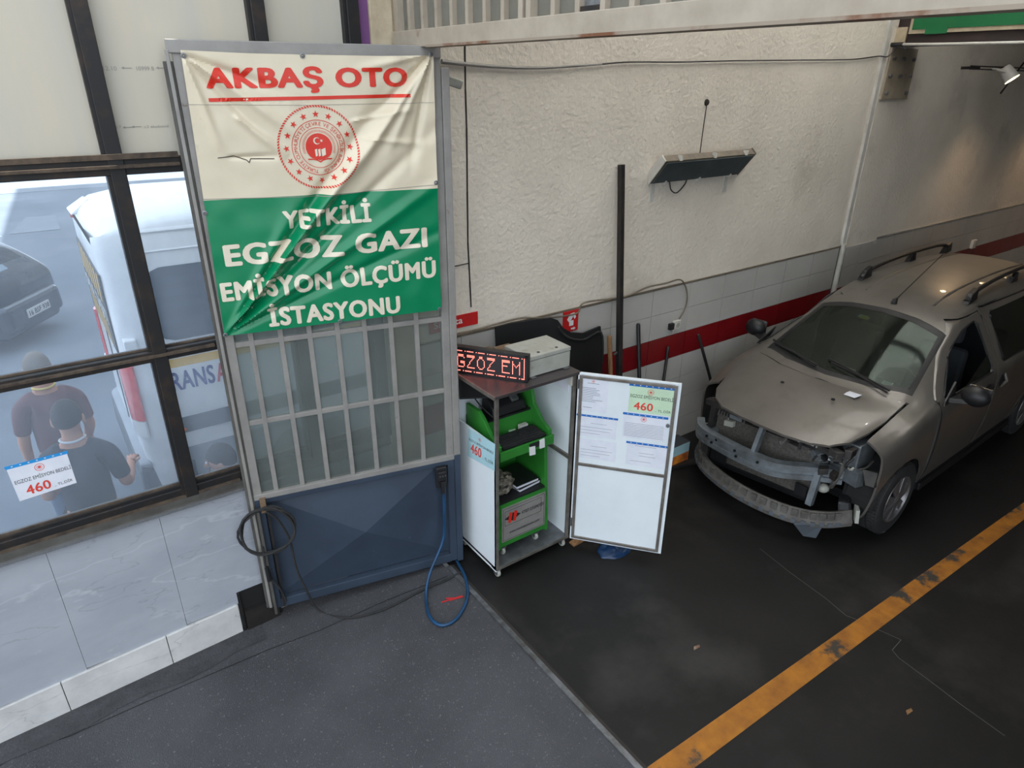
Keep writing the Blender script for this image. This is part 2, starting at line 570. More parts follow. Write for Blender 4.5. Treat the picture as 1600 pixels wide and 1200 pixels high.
def text2d(txt, bold=0., sub=0.):
    """flat triangles of a string, cap height 1, baseline 0; returns verts, faces, width range"""
    key = (txt, bold, sub)
    if key in _tc:
        return _tc[key]
    cu = bpy.data.curves.new('lettering', 'FONT')
    cu.body = txt
    cu.resolution_u = 4
    cu.space_character = 1 + bold * 2.2
    cu.fill_mode = 'BOTH'
    o = bpy.data.objects.new('lettering', cu)
    C.objects.link(o)
    bpy.context.view_layer.update()
    dg = bpy.context.evaluated_depsgraph_get()
    me = bpy.data.meshes.new_from_object(o.evaluated_get(dg))
    bm = bmesh.new()
    bm.from_mesh(me)
    bmesh.ops.triangulate(bm, faces=bm.faces)
    if sub:
        for _ in range(4):
            es = [e for e in bm.edges if e.calc_length() > sub]
            if not es:
                break
            bmesh.ops.subdivide_edges(bm, edges=es, cuts=1)
            bmesh.ops.triangulate(bm, faces=bm.faces)
    bm.verts.index_update()
    cap = .729 * .94
    vs = [(v.co.x / cap, v.co.y / cap) for v in bm.verts]
    fs = [tuple(v.index for v in f.verts) for f in bm.faces]
    bm.free()
    bpy.data.objects.remove(o)
    bpy.data.curves.remove(cu)
    bpy.data.meshes.remove(me)
    x0 = min(v[0] for v in vs)
    x1 = max(v[0] for v in vs)
    _tc[key] = (vs, fs, x0, x1)
    return _tc[key]


def letters(mb, txt, fn, width, cap, bold=0., sub=0.):
    """fn(a, b): a metres right of the text's left end, b metres above baseline -> point"""
    vs, fs, x0, x1 = _tc[txt] if isinstance(txt, tuple) else text2d(txt, bold, sub)
    bx = bold * 1.5
    k = width / (x1 - x0 + 2 * bx)
    sh = [(0, 0)] if not bold else [(bx * math.cos(PI * j / 4), bold * math.sin(PI * j / 4)) for j in range(8)] + [(0, 0)]
    for j, (dx, dy) in enumerate(sh):
        def out(a, b):
            o_ = fn(a, b)
            if not bold:
                return o_
            n_ = (fn(a + 1e-3, b) - o_).cross(fn(a, b + 1e-3) - o_)
            return o_ + n_.normalized() * (j * 6e-5)
        mb.add([out((x - x0 + bx + dx) * k, (y + dy) * (1 - 2 * bold) * cap + bold * cap) for x, y in vs], fs)
    return mb


def letter_groups(txt, bold, sub):
    """faces of a string grouped by letter (a dot or cedilla stays with its letter)"""
    vs, fs, x0, x1 = text2d(txt, bold, sub)
    par = list(range(len(vs)))

    def find(i):
        while par[i] != i:
            par[i] = par[par[i]]
            i = par[i]
        return i
    for f in fs:
        for j in f[1:]:
            par[find(j)] = find(f[0])
    isl = {}
    for i in range(len(vs)):
        isl.setdefault(find(i), []).append(i)
    spans = sorted((min(vs[i][0] for i in v), max(vs[i][0] for i in v), k) for k, v in isl.items() if len(v) > 2)
    groups = []
    for a, b, k in spans:
        for g in groups:
            ov = min(b, g[1]) - max(a, g[0])
            if ov > .5 * min(b - a, g[1] - g[0]):
                g[0], g[1] = min(a, g[0]), max(b, g[1])
                g[2].add(k)
                break
        else:
            groups.append([a, b, {k}])
    return [[f for f in fs if find(f[0]) in g[2]] for g in groups]


def letters_split(txt, fn, width, cap, bold, sub, name, m, parent, local=False):
    """like letters(), but every letter is an object of its own"""
    vs, fs, x0, x1 = text2d(txt, bold, sub)
    for gf in letter_groups(txt, bold, sub):
        used = sorted({i for f in gf for i in f})
        ix = {i: k for k, i in enumerate(used)}
        key = ('split', txt, gf[0])
        _tc[key] = ([vs[i] for i in used], [tuple(ix[i] for i in f) for f in gf], x0, x1)
        mb = MB()
        letters(mb, key, fn, width, cap, bold, sub)
        mb.build(name, m, parent, local=local)


def flat(o, rt, up):
    o, rt, up = Vector(o), Vector(rt).normalized(), Vector(up).normalized()
    return lambda a, b: o + rt * a + up * b


# ------------------------------------------------------------------ boolean helper
def bool_mesh(me, cut, op):
    a = bpy.data.objects.new('a', me)
    b = bpy.data.objects.new('b', cut)
    C.objects.link(a)
    C.objects.link(b)
    md = a.modifiers.new('m', 'BOOLEAN')
    md.operation = op
    md.object = b
    md.solver = 'EXACT'
    bpy.context.view_layer.update()
    dg = bpy.context.evaluated_depsgraph_get()
    res = bpy.data.meshes.new_from_object(a.evaluated_get(dg))
    bpy.data.objects.remove(a)
    bpy.data.objects.remove(b)
    return res


def mod_mesh(me, kind, **kw):
    a = bpy.data.objects.new('a', me)
    C.objects.link(a)
    md = a.modifiers.new('m', kind)
    for k, v in kw.items():
        setattr(md, k, v)
    bpy.context.view_layer.update()
    dg = bpy.context.evaluated_depsgraph_get()
    res = bpy.data.meshes.new_from_object(a.evaluated_get(dg))
    bpy.data.objects.remove(a)
    return res


WL = 3.87      # face of the window wall
WT = 3.88      # face of the tiled hall wall
XT = 1.97      # threshold between forecourt and hall
ZY = -.22      # yard behind the windows

# ================================================================== SETTING
# forecourt asphalt, sloping gently away from the threshold
xs = [-30, -12, -6, -2.5, -2, -.8, 0, .54, XT - .03]
mb = MB()
for a, b in zip(xs, xs[1:]):
    mb.add([(a, -60, slope(a)), (b, -60, slope(b)), (b, 4.0, slope(b)), (a, 4.0, slope(a))], [(0, 1, 2, 3)])
fore = struct(mb.build('ground_forecourt', 'asphalt'))
mb = MB()
for k in range(18):
    a, b = -2.6 + k * .18, -2.6 + (k + 1) * .18
    da = .17 + .05 * noise.noise((a * 3, 0, 0)); db = .17 + .05 * noise.noise((b * 3, 0, 0))
    mb.add([(a, WL - da - .02, slope(a) + .004), (b, WL - db - .02, slope(b) + .004), (b, WL, slope(b) + .004), (a, WL, slope(a) + .004)], [(0, 1, 2, 3)])
mb.build('asphalt_patch_strip', 'asphalt_edge', fore)
floor = struct(MB().box(XT, 16, -8, 3.95, -.2, 0).build('floor', 'concrete'))


def crack(pts, wd, m, parent, name='crack'):
    mb = MB()
    P = [ong(*p) for p in pts]
    for i in range(len(P) - 1):
        d = (P[i + 1] - P[i]).normalized()
        s = Vector((-d.y, d.x, 0)) * wd
        mb.add([P[i] - s + Vector((0, 0, .0015)), P[i] + s + Vector((0, 0, .0015)), P[i + 1] + s + Vector((0, 0, .0015)), P[i + 1] - s + Vector((0, 0, .0015))], [(0, 1, 2, 3)])
    return mb.build(name, m, parent)


crack([(1187, 857), (1232, 893), (1290, 935), (1322, 962), (1338, 968), (1352, 980), (1372, 984), (1408, 1000)], .002, 'grout', floor)
crack([(1408, 1000), (1394, 1016), (1404, 1028), (1450, 1062), (1500, 1100), (1570, 1150)], .002, 'grout', floor)
crack([(920, 908), (968, 938), (985, 957)], .004, 'black_matte', floor)
crack([(0, 1196), (40, 1172), (110, 1150), (210, 1105), (300, 1066), (420, 1015), (500, 985), (600, 940), (700, 900)], .003, 'black_matte', fore)
# threshold angle iron
A, B = onz(733, 914), onz(995, 1200)
th = MB().box(XT - .03, XT + .005, -8, 3.50, -.05, .012).build('threshold_strip', 'steel_strip')
struct(th)
MB().box(XT + .005, XT + .03, -8, 3.50, -.05, .004).build('threshold_gap', 'seam', th)

# painted lane line
y0, y1 = onz(1010, 1200), onz(1600, 785)
b0, b1 = onz(1085, 1200), onz(1600, 812)
mb = MB()


def lerpx(p, q, x):
    return p.y + (q.y - p.y) * (x - p.x) / (q.x - p.x)


N = 60
for k in range(N):
    xa, xb = XT + .03 + k * .2, XT + .03 + (k + 1) * .2
    j = lambda x, s: .008 * noise.noise((x * 5, s, 0))
    mb.add([(xa, lerpx(b0, b1, xa) + j(xa, 1), .002), (xb, lerpx(b0, b1, xb) + j(xb, 1), .002), (xb, lerpx(y0, y1, xb) + j(xb, 7), .002), (xa, lerpx(y0, y1, xa) + j(xa, 7), .002)], [(0, 1, 2, 3)])
tag(mb.build('lane_line', 'yellow'), 'worn yellow lane line painted on the dark hall floor', 'floor marking')

# hall shell -------------------------------------------------------
wall = struct(MB().box(1.72, 16, WT, WT + .25, -.25, 5.2).build('wall_back', 'plaster'))
HZ = 5.2
struct(MB().box(16, 16.2, -8, WT + .25, -.2, HZ).build('wall_right', 'plaster_dark'))
struct(MB().box(XT, 16.2, -8.3, -8, -.2, HZ).build('wall_front', 'plaster_dark'))
SKX0, SKX1, SKY0, SKY1 = 2.2, 8.2, 1.5, 3.65  # roof opening added out of view to light the upper back wall
for k, (a, b, c_, d_) in enumerate(((XT - .15, SKX0, -8.3, WT + .25), (SKX1, 16.2, -8.3, WT + .25), (SKX0, SKX1, -8.3, SKY0), (SKX0, SKX1, SKY1, WT + .25))):
    struct(MB().box(a, b, c_, d_, HZ, HZ + .15).build('ceiling' if k == 0 else 'ceiling_%d' % (k + 1), 'ceiling'))
sky_l = struct(MB().box(SKX0, SKX1, SKY0 - .03, SKY0 + .03, HZ - .05, HZ + .2).build('window_20', 'gate_grey'))
for k in range(6):
    x = SKX0 + (SKX1 - SKX0) * k / 5
    MB().box(x - .03, x + .03, SKY0, SKY1, HZ + .05, HZ + .15).build('added_skylight_bar', 'gate_grey', sky_l)
    if k < 5:
        MB().box(x + .03, x + (SKX1 - SKX0) / 5 - .03, SKY0, SKY1, HZ + .09, HZ + .094).build('added_skylight_sheet', 'skylight', sky_l)
# plaster joint / crack, drip ledge on top of the tiles
mb = MB()
pts = [ony(x, y, WT) for x, y in ((726, 70), (727, 140), (729, 200), (730, 300), (731, 380), (734, 440), (736, 480))]
for p, q in zip(pts, pts[1:]):
    mb.add([p + Vector((-.007, -.002, 0)), p + Vector((.007, -.002, 0)), q + Vector((.006, -.002, 0)), q + Vector((-.006, -.002, 0))], [(0, 1, 2, 3)])
mb.build('wall_joint', 'seam', wall)
mb = MB()
for a in (((1104, 164), (1098, 205), (1093, 243)), ((705, 417), (733, 411))):
    pts = [ony(x, y, WT) for x, y in a]
    mb.tube([p + Vector((0, -.002, 0)) for p in pts], .004, 6)
mb.build('wall_crack', 'seam', wall)
p = ony(1104, 160, WT)
MB().lathe([(0, 0), (.028, 0), (.022, .012), (0, .014)], p, (0, -1, 0), 12).build('wall_hole', 'seam', wall)
MB().box(XT, 7.40, WT - .016, WT, 1.667, 1.680).build('tile_ledge', 'lamp_body', wall)
MB().box(8.1, 16, WT - .016, WT, 1.667, 1.685).build('tile_ledge', 'plaster_dark', wall)
MB().box(XT, 16, WT - .004, WT, 0, 1.667).build('grout_bed', 'grout', wall)
# tiles, one by one
TH = 1.667 / 7


def tile_mesh(wd, m, nm):
    me = MB().box(0, wd - .005, -.012, -.002, 0, TH - .004).mesh(nm)
    me.materials.append(M[m])
    return me


tm = {}
for x0, x1, yy in [(1.847 + .5 * k, 2.347 + .5 * k, WT) for k in range(11)] + [(7.43, 7.765, WT - .035), (7.765, 8.10, WT - .035)] + [(8.10 + .5 * k, 8.6 + .5 * k, WT) for k in range(15)]:
    if x1 <= 1.97:
        continue
    if x1 > 16:
        x1 = 16
    for rw in range(7):
        m = 'tile_red' if rw == 4 else 'tile'
        wd = round(x1 - max(x0, 1.975), 4)
        if (wd, m) not in tm:
            tm[(wd, m)] = tile_mesh(wd, m, 'tile')
        o = bpy.data.objects.new('tile', tm[(wd, m)])
        C.objects.link(o)
        o.location = (max(x0, 1.975), yy, rw * TH)
        o.parent = wall
# pillar with white pipe and bolted plate
pil = struct(MB().box(7.43, 8.10, WT - .035, WT, 0, 5.2).build('pillar', 'plaster'))
MB().cyl((7.385, WT - .03, 0), (7.385, WT - .03, 1.70), .028, 14).build('drain_pipe', 'white_pipe', pil, smooth=True)
MB().box(7.36, 7.42, WT - .03, WT, 1.70, 5.2).build('white_corner_strip', 'white_pipe', pil)
pl = MB().box(7.46, 8.0, WT - .055, WT - .035, 3.20, 3.68).build('bolted_plate', 'plate_tan', pil, bevel=.004)
for bx, bz in ((7.52, 3.58), (7.72, 3.58), (7.93, 3.58), (7.52, 3.42), (7.72, 3.42), (7.93, 3.42), (7.52, 3.26), (7.93, 3.26)):
    MB().cyl((bx, WT - .055, bz), (bx, WT - .08, bz), .02, 6).build('bolt', 'steel', pl)

# window wall ------------------------------------------------------
wl = struct(MB().box(-4.5, 1.72, WL + .03, WL + .22, -.3, .98).build('wall_left', 'plaster_dark'))
me = None
for k, x0 in enumerate((-3.21, -2.64, -2.07, -1.50, -.93, -.36, .21, .78, 1.35)):
    MB().box(x0 + .001, min(x0 + .569, 1.72), WL, WL + .03, .235 + slope(min(x0 + .28, .5)), .985).build('marble_slab', 'marble_grey', wl)
mb = MB()
for a, b in ((-3.3, -1.1), (-1.1, -.5), (-.5, .08), (.08, .53)):
    za, zb = slope(a), slope(b)
    MB().hexa([(a + .002, WL - .015, za - .06), (b - .002, WL - .015, zb - .06), (b - .002, WL + .02, zb - .06), (a + .002, WL + .02, za - .06)],
              [(a + .002, WL - .015, za + .235), (b - .002, WL - .015, zb + .235), (b - .002, WL + .02, zb + .235), (a + .002, WL + .02, za + .235)]).build('marble_skirting', 'marble_white', wl, bevel=.003)
# flat black sheet painting the dark of a niche at the wall foot
MB().box(.55, .80, WL - .004, WL + .0, -.12, .22).build('niche_dark_sheet', 'black_matte', wl)
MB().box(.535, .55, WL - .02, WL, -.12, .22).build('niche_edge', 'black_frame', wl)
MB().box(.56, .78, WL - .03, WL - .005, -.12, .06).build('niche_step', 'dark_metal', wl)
# sill
MB().box(-4.5, 1.72, WL - .03, WL + .2, 1.005, 1.06).build('sill_ledge', 'gate_post', wl)
MB().box(-4.5, 1.72, WL - .038, WL - .028, .992, 1.012).build('chrome_edge', 'chrome', wl)
# window openings: columns between mullions, two rows of panes
ZS = (1.105, 1.97, 2.955)
cols = [(-4.5, -2.83), (-2.83, -1.19), (-1.19, .41), (.41, 1.19), (1.19, 1.72)]
n = 0
for (a, b) in cols:
    for (z0, z1) in ((ZS[0], ZS[1]), (ZS[1], ZS[2])):
        n += 1
        f = MB()
        e = .028
        for (p, q, u, v) in ((a, a + e, z0, z1), (b - e, b, z0, z1), (a, b, z0, z0 + e), (a, b, z1 - e, z1)):
            f.box(p, q, WL + .015, WL + .06, u, v)
        win = struct(f.build('window_%d' % n, 'black_frame', bevel=.003))
        MB().box(a + e, b - e, WL + .034, WL + .040, z0 + e, z1 - e).build('glass_pane', 'glass_win', win)
        MB().box(a + e, b - e, WL + .022, WL + .034, z0 + e, z0 + e + .012).build('putty_bead', 'rust_frame', win)
tr = struct(MB().box(-4.5, 1.72, WL - .01, WL + .08, 1.06, 1.118).build('trim_1', 'black_frame', bevel=.004))
MB().box(-4.5, .69, WL - .022, WL - .01, 1.06, 1.075).build('ledge_lip', 'rust_frame', tr)
tr = struct(MB().box(-4.5, 1.72, WL - .02, WL + .08, 1.94, 2.0).build('trim_2', 'black_frame', bevel=.004))
MB().box(-4.5, .69, WL - .045, WL - .02, 1.972, 1.985).build('ledge_lip', 'rust_frame', tr)
tr = struct(MB().box(-4.5, 1.72, WL - .02, WL + .08, 2.92, 2.995).build('trim_3', 'black_frame', bevel=.004))
MB().box(-4.5, .69, WL - .05, WL - .02, 2.955, 2.97).build('ledge_lip', 'rust_frame', tr)
MB().box(-4.5, .69, WL - .04, WL - .02, 2.995, 3.02).build('ledge_lip', 'rust_frame', tr)
for k, x in enumerate((-2.83, -1.19, .41, 1.19, 1.70)):
    t = struct(MB().box(x - .035, x + .035, WL - .03, WL + .08, 1.06, 5.0).build('trim_%d' % (4 + k), 'black_frame', bevel=.004))
    MB().box(x - .05, x - .035, WL - .012, WL + .06, 1.06, 5.0).build('side_bead', 'black_frame', t)
# cream panels above the glazing
for k, (a, b) in enumerate(cols):
    pn = struct(MB().box(a, b, WL + .03, WL + .055, 2.99, 5.0).build('wall_upper_%d' % (k + 1), 'cream_panel'))
    if k == 3:
        for (txt, p0, p1, ch) in (('12.10', (162, 110), (183, 110), .018), ('10999 8', (214, 110), (241, 110), .018), ('16:17', (172, 201), (190, 200), .012), ('c3 ekobond', (226, 200), (263, 197), .012)):
            q0, q1 = ony(*p0, WL + .029), ony(*p1, WL + .029)
            letters(MB(), txt, flat(q0, (1, 0, 0), (0, 0, 1)), q1.x - q0.x, ch).build('panel_print', 'print_grey', pn)
        mb = MB()
        for (p0, p1) in (((140, 106), (152, 106)), ((194, 106), (206, 106)), ((248, 106), (259, 106)), ((196, 199), (207, 198)), ((210, 198), (221, 198))):
            q0, q1 = ony(*p0, WL + .0285), ony(*p1, WL + .0285)
            mb.box(q0.x, q1.x, WL + .0285, WL + .03, q0.z - .0015, q0.z + .0015)
            mb.prism([(q0.x - .012, WL + .0285, q0.z), (q0.x, WL + .0285, q0.z + .006), (q0.x, WL + .0285, q0.z - .006)], (0, .001, 0))
        mb.build('panel_arrows', 'print_grey', pn)
# corner post between the window wall and the hall
post = struct(MB().box(1.80, 1.94, WL - .02, WT + .02, 0, 5.0).build('corner_post', 'wood_post', bevel=.006))
MB().box(1.74, 1.80, WL, WL + .06, 2.0, 5.0).build('foam_strip', 'purple', post)
MB().box(1.94, 1.99, WL, WT, 0, 5.0).build('corner_fillet', 'wood_post', post)

struct(MB().box(XT - .08, XT + .05, -8.3, WT, 5.02, 5.2).build('wall_lintel', 'cream_panel'))
# transom over the hall opening -----------------------------------
TR0, TR1 = 3.515, 3.60
tr = thing('glazed_transom', 'cream painted steel transom with many glass strips above the hall opening', 'transom', (XT, 0, TR0))
MB().box(XT - .05, XT + .03, -8, 3.83, TR0, TR1).build('bottom_rail', 'transom_paint', tr, bevel=.004)
MB().box(XT - .052, XT + .032, -8, 3.45, TR0 - .003, TR0 + .008).build('rusty_edge', 'rust', tr)
MB().box(XT - .05, XT + .03, -8, 3.83, 4.92, 5.02).build('top_rail', 'transom_paint', tr)


def ty(px, py):
    return onx(px, py, XT).y


barpx = [(649.5, 64), (670, 62), (691.4, 61), (715, 60), (739.4, 59), (766.4, 57), (794.6, 55), (872.6, 49), (910.5, 46), (950, 43), (995.6, 39), (1044, 35), (1099, 31), (1158.8, 26), (1333.7, 11), (1422, 6)]
postpx = [(826, 53), (838, 53), (1226, 24), (1242, 22), (1254, 20)]
ys = [ty(*p) for p in barpx]
pys = [ty(*p) for p in postpx]
step = (ys[0] - ys[13]) / 14.6
last = ys[-1]
while last > -7.8:
    last -= .163
    ys.append(last)
edges = sorted(ys + pys + [3.80, -8.0])
for y in ys:
    MB().box(XT - .035, XT + .015, y - .0135, y + .0135, TR1, 4.92).build('glazing_bar', 'transom_paint', tr)
for y in pys:
    MB().box(XT - .047, XT + .027, y - .016, y + .016, TR1, 4.92).build('post', 'transom_paint', tr)
MB().box(XT - .047, XT + .027, 3.76, 3.80, TR1, 4.92).build('post', 'transom_paint', tr)
for a, b in zip(edges, edges[1:]):
    if b - a < .04:
        MB().box(XT - .03, XT + .01, a, b, TR1, 4.92).build('post_filler', 'transom_paint', tr)
        continue
    clear = abs((a + b) / 2 - (ys[8] + ys[9]) / 2) < .02
    MB().box(XT - .008, XT - .003, a, b, TR1, 4.92).build('glass_strip', 'glass_win' if clear else 'glass_tran', tr)
    if clear:
        MB().box(XT - .03, XT, a + .014, b - .014, TR1, TR1 + .02).build('dark_bead', 'black_frame', tr)

# ================================================================== GATE LEAF + BANNER
GA, GB = onz(430, 957), onz(716, 880)
G = Plane(GA, GB)
GL = G.L
gate = thing('gate_leaf', 'tall steel gate leaf with barred glass and dark blue lower panel behind the banner', 'gate', GA)


def gbox(mb, s0, s1, z0, z1, o0, o1):
    return mb.hexa([G.pt(s0, z0, o0), G.pt(s1, z0, o0), G.pt(s1, z0, o1), G.pt(s0, z0, o1)], [G.pt(s0, z1, o0), G.pt(s1, z1, o0), G.pt(s1, z1, o1), G.pt(s0, z1, o1)])


GH = 3.497
for s0, s1, nm in ((0.0, .05, 'left_stile'), (GL - .055, GL - .005, 'right_stile')):
    gbox(MB(), s0, s1, .95, GH, -.05, .0).build(nm, 'gate_grey', gate, bevel=.004)
gbox(MB(), -.045, 0.0, .06, GH - .07, -.06, .005).build('hinge_stile', 'gate_post', gate, bevel=.004)
gbox(MB(), -.028, -.01, .06, GH - .02, .005, .014).build('hinge_stile_lip', 'gate_grey', gate, bevel=.003)
gbox(MB(), GL - .005, GL + .04, .96, GH - .08, -.05, .012).build('closing_stile', 'gate_grey', gate, bevel=.004)
gbox(MB(), GL - .005, GL + .04, .03, .96, -.05, .012).build('closing_stile_foot', 'gate_blue', gate, bevel=.004)
gbox(MB(), -.02, GL - .005, GH - .035, GH + .025, -.05, .012).build('top_rail', 'gate_grey', gate, bevel=.004)
RZ = (.945, 1.463, 1.968, 2.473, 2.978)
for z in RZ[1:]:
    gbox(MB(), .04, GL - .05, z - .016, z + .016, -.035, -.006).build('cross_rail', 'gate_grey', gate, bevel=.003)
gbox(MB(), .0, GL, RZ[0] - .02, RZ[0] + .018, -.05, .006).build('middle_rail', 'gate_grey', gate, bevel=.003)
BS = [.139 + .1625 * k for k in range(7)]
for s in BS:
    gbox(MB(), s - .014, s + .014, RZ[0], GH - .03, -.03, -.004).build('glazing_bar', 'gate_grey', gate, bevel=.002)
ss = [.045] + BS + [GL - .052]
zz = list(RZ) + [GH - .03]
for a, b in zip(ss, ss[1:]):
    for c, e in zip(zz, zz[1:]):
        gbox(MB(), a, b, c, e, -.026, -.022).build('glass_pane', 'glass_gate', gate)
# lower sheet with a pressed four-sided pyramid, frame round it
sheet = MB()
s0, s1, z0, z1 = .05, GL - .055, .11, RZ[0] - .03
cs, cz = (s0 + s1) / 2, (z0 + z1) / 2
q = [G.pt(s0, z0, -.045), G.pt(s1, z0, -.045), G.pt(s1, z1, -.045), G.pt(s0, z1, -.045), G.pt(cs, cz, .035)]
sheet.add(q, [(0, 1, 4), (1, 2, 4), (2, 3, 4), (3, 0, 4)])
sheet.build('pressed_panel', 'gate_blue', gate)
fr = MB()
gbox(fr, 0, .05, .04, RZ[0] - .02, -.05, .004)
gbox(fr, GL - .055, GL - .005, .04, RZ[0] - .02, -.05, .004)
gbox(fr, .05, GL - .055, .04, .105, -.05, .004)
gbox(fr, .05, GL - .055, RZ[0] - .055, RZ[0] - .02, -.05, .004)
fr.build('panel_frame', 'gate_blue', gate, bevel=.003)
gbox(MB(), -.0, .018, .02, .86, .012, .045).build('drop_bolt', 'gate_post', gate, bevel=.003)
gbox(MB(), .06, .075, .05, .84, .005, .02).build('bolt_guide', 'dark_metal', gate)
gbox(MB(), .03, .065, .85, .94, .004, .05).build('cable_hook', 'cardboard', gate, bevel=.003)

# banner -------------------------------------------------------------
BOFF = .022
ban = thing('shop_banner', 'large cream and green vinyl banner with red and white lettering tied to the gate leaf', 'banner', G.pt(GL / 2, 2.05, BOFF))
ridges = []


def ridge(a, b, amp, wd, fade=1.):
    A, B = Vector((*G.sz(*a), 0)), Vector((*G.sz(*b), 0))
    ridges.append((A, B, amp, wd, fade))


BLc = (352, 522)
for (e, a, wd) in (((640, 140), .030, .020), ((596, 150), -.026, .022), ((668, 210), -.022, .022), ((676, 290), .022, .022), ((560, 235), .022, .018), ((540, 330), -.018, .018), ((684, 360), -.016, .02), ((455, 330), .014, .02)):
    ridge(BLc, e, a, wd, .8)
TLc, TRc = (286, 86), (671, 84)
for (e, a, wd) in (((430, 140), -.018, .016), ((470, 215), .016, .018), ((405, 205), -.016, .014), ((345, 235), .014, .014)):
    ridge(TLc, e, a, wd, 1.2)
for (e, a, wd) in (((560, 108), .014, .014), ((575, 190), -.022, .016), ((605, 235), .024, .018), ((640, 260), -.018, .016), ((520, 320), .016, .02)):
    ridge(TRc, e, a, wd, 1.0)
ridge((365, 180), (440, 238), .018, .014, .6)
ridge((355, 245), (425, 243), -.012, .008, .3)
ridge((545, 190), (640, 170), .012, .012, .5)
ridge((560, 215), (655, 225), .010, .012, .5)


def bh(s, z):
    h = .0
    P = Vector((s, z, 0))
    for A, B, amp, wd, fd in ridges:
        d = B - A
        L = d.length
        t = (P - A).dot(d) / (L * L)
        if t < -.05 or t > 1.15:
            continue
        dist = abs((P - A).cross(d / L).z)
        w2 = wd * (.35 + 1.1 * max(t, 0)) + .004
        en = max(0., min(1., (t + .02) / .12)) * max(0., min(1., (1.12 - t) / .45)) ** fd
        h += amp * en * math.exp(-(dist / w2) ** 2)
    h += .006 * noise.noise((s * 3, z * 3, 1.7)) + .003 * noise.noise((s * 9, z * 9, 4.))
    return h


bc = [G.sz(283, 84), G.sz(674, 81), G.sz(687, 478), G.sz(351, 524)]   # TL TR BR BL


def edge_s(z):
    tz = (z - bc[3][1]) / (bc[0][1] - bc[3][1])
    sl = bc[3][0] + (bc[0][0] - bc[3][0]) * tz
    sr = bc[2][0] + (bc[1][0] - bc[2][0]) * tz
    return sl, sr


def bp(s, z, off=0.):
    return G.pt(s, z, BOFF + bh(s, z) + .012 + off)


zb0, zt0 = 2.045, 3.475
zm = 2.783


def field(z0, z1, nu, nv):
    def fn(a, b):
        z = z0 + (z1 - z0) * b
        sl, sr = edge_s(z)
        s = sl + (sr - sl) * a
        sag = .012 * math.sin(PI * a) if z1 > 3 and b == 1 else 0
        return bp(s, z - sag)
    return MB().grid(fn, nu, nv)


field(zm, zt0, 150, 84).build('cream_field', 'banner_cream', ban, smooth=True)
field(zb0, zm, 150, 88).build('green_field', 'banner_green', ban, smooth=True)


def bstrip(pxs, wd, off, m, nm):
    mb = MB()
    P = [Vector((*G.sz(*p), 0)) for p in pxs]
    pts = []
    for a, b in zip(P, P[1:]):
        k = max(2, int((b - a).length / .015))
        pts += [a + (b - a) * i / k for i in range(k)]
    pts.append(P[-1])
    for a, b in zip(pts, pts[1:]):
        d = (b - a).normalized()
        n_ = Vector((-d.y, d.x, 0)) * wd / 2
        mb.add([bp(*(a - n_).xy, off), bp(*(b - n_).xy, off), bp(*(b + n_).xy, off), bp(*(a + n_).xy, off)], [(0, 1, 2, 3)])
    return mb.build(nm, m, ban)


bstrip([(326, 156), (480, 153), (637, 149)], .017, .002, 'print_red', 'red_underline')
bstrip([(288, 163), (480, 164), (676, 160)], .002, .002, 'print_grey', 'welded_seam')
bstrip([(317, 310), (500, 305), (679, 287)], .003, .002, 'print_grey', 'welded_seam')
bstrip([(340, 246), (365, 243), (385, 249), (389, 253), (391, 247), (428, 247)], .004, .002, 'seam', 'tear')


def bline(txt, l, r_, top, m, bold):
    s0, z0 = G.sz(*l)
    s1, z1 = G.sz(*r_)
    cap = G.sz(*top)[1] - z0
    dz = (z1 - z0) / (s1 - s0)
    fn = lambda a, b: bp(s0 + a, z0 + a * dz + b, .0022)
    letters_split(txt, fn, s1 - s0, cap, bold, .09, 'letter', m, ban)


bline('AKBAŞ OTO', (322.6, 138.5), (635.5, 135.5), (329, 105.5), 'print_red', .05)
bline('YETKİLİ', (443, 357), (578.7, 344.8), (440, 328), 'print_cream', .048)
bline('EGZOZ GAZI', (352.5, 414.9), (666, 384), (347, 381), 'print_cream', .048)
bline('EMİSYON ÖLÇÜMÜ', (347.5, 469.5), (679, 430.6), (343, 440), 'print_cream', .048)
bline('İSTASYONU', (420.5, 508), (624, 485.7), (417, 480), 'print_cream', .048)

# ministry emblem
ec = G.sz(497, 230)
er = (G.sz(559, 228)[0] - G.sz(435, 232)[0]) / 2


def emb(fn, m, nm, parent=ban, off=.0024, scale=None, pt=None):
    """fn adds 2-D shapes in emblem units (outer radius 1)"""
    vs, fs = [], []

    def poly(p):
        o = len(vs)
        vs.extend(p)
        fs.append(tuple(range(o, o + len(p))))
    fn(poly)
    q = pt or (lambda x, y: bp(ec[0] + x * er, ec[1] + y * er, off))
    return MB().add([q(x, y) for x, y in vs], fs).build(nm, m, parent)


def ring(poly, r0, r1, n=72, a0=0, a1=2 * PI):
    for k in range(n):
        a, b = a0 + (a1 - a0) * k / n, a0 + (a1 - a0) * (k + 1) / n
        poly([(r0 * math.cos(a), r0 * math.sin(a)), (r1 * math.cos(a), r1 * math.sin(a)), (r1 * math.cos(b), r1 * math.sin(b)), (r0 * math.cos(b), r0 * math.sin(b))])


def star(poly, cx, cy, R, rot=PI / 2):
    pts = [(cx + (R if k % 2 == 0 else R * .4) * math.cos(rot + k * PI / 5), cy + (R if k % 2 == 0 else R * .4) * math.sin(rot + k * PI / 5)) for k in range(10)]
    for k in range(10):
        poly([(cx, cy), pts[k], pts[(k + 1) % 10]])


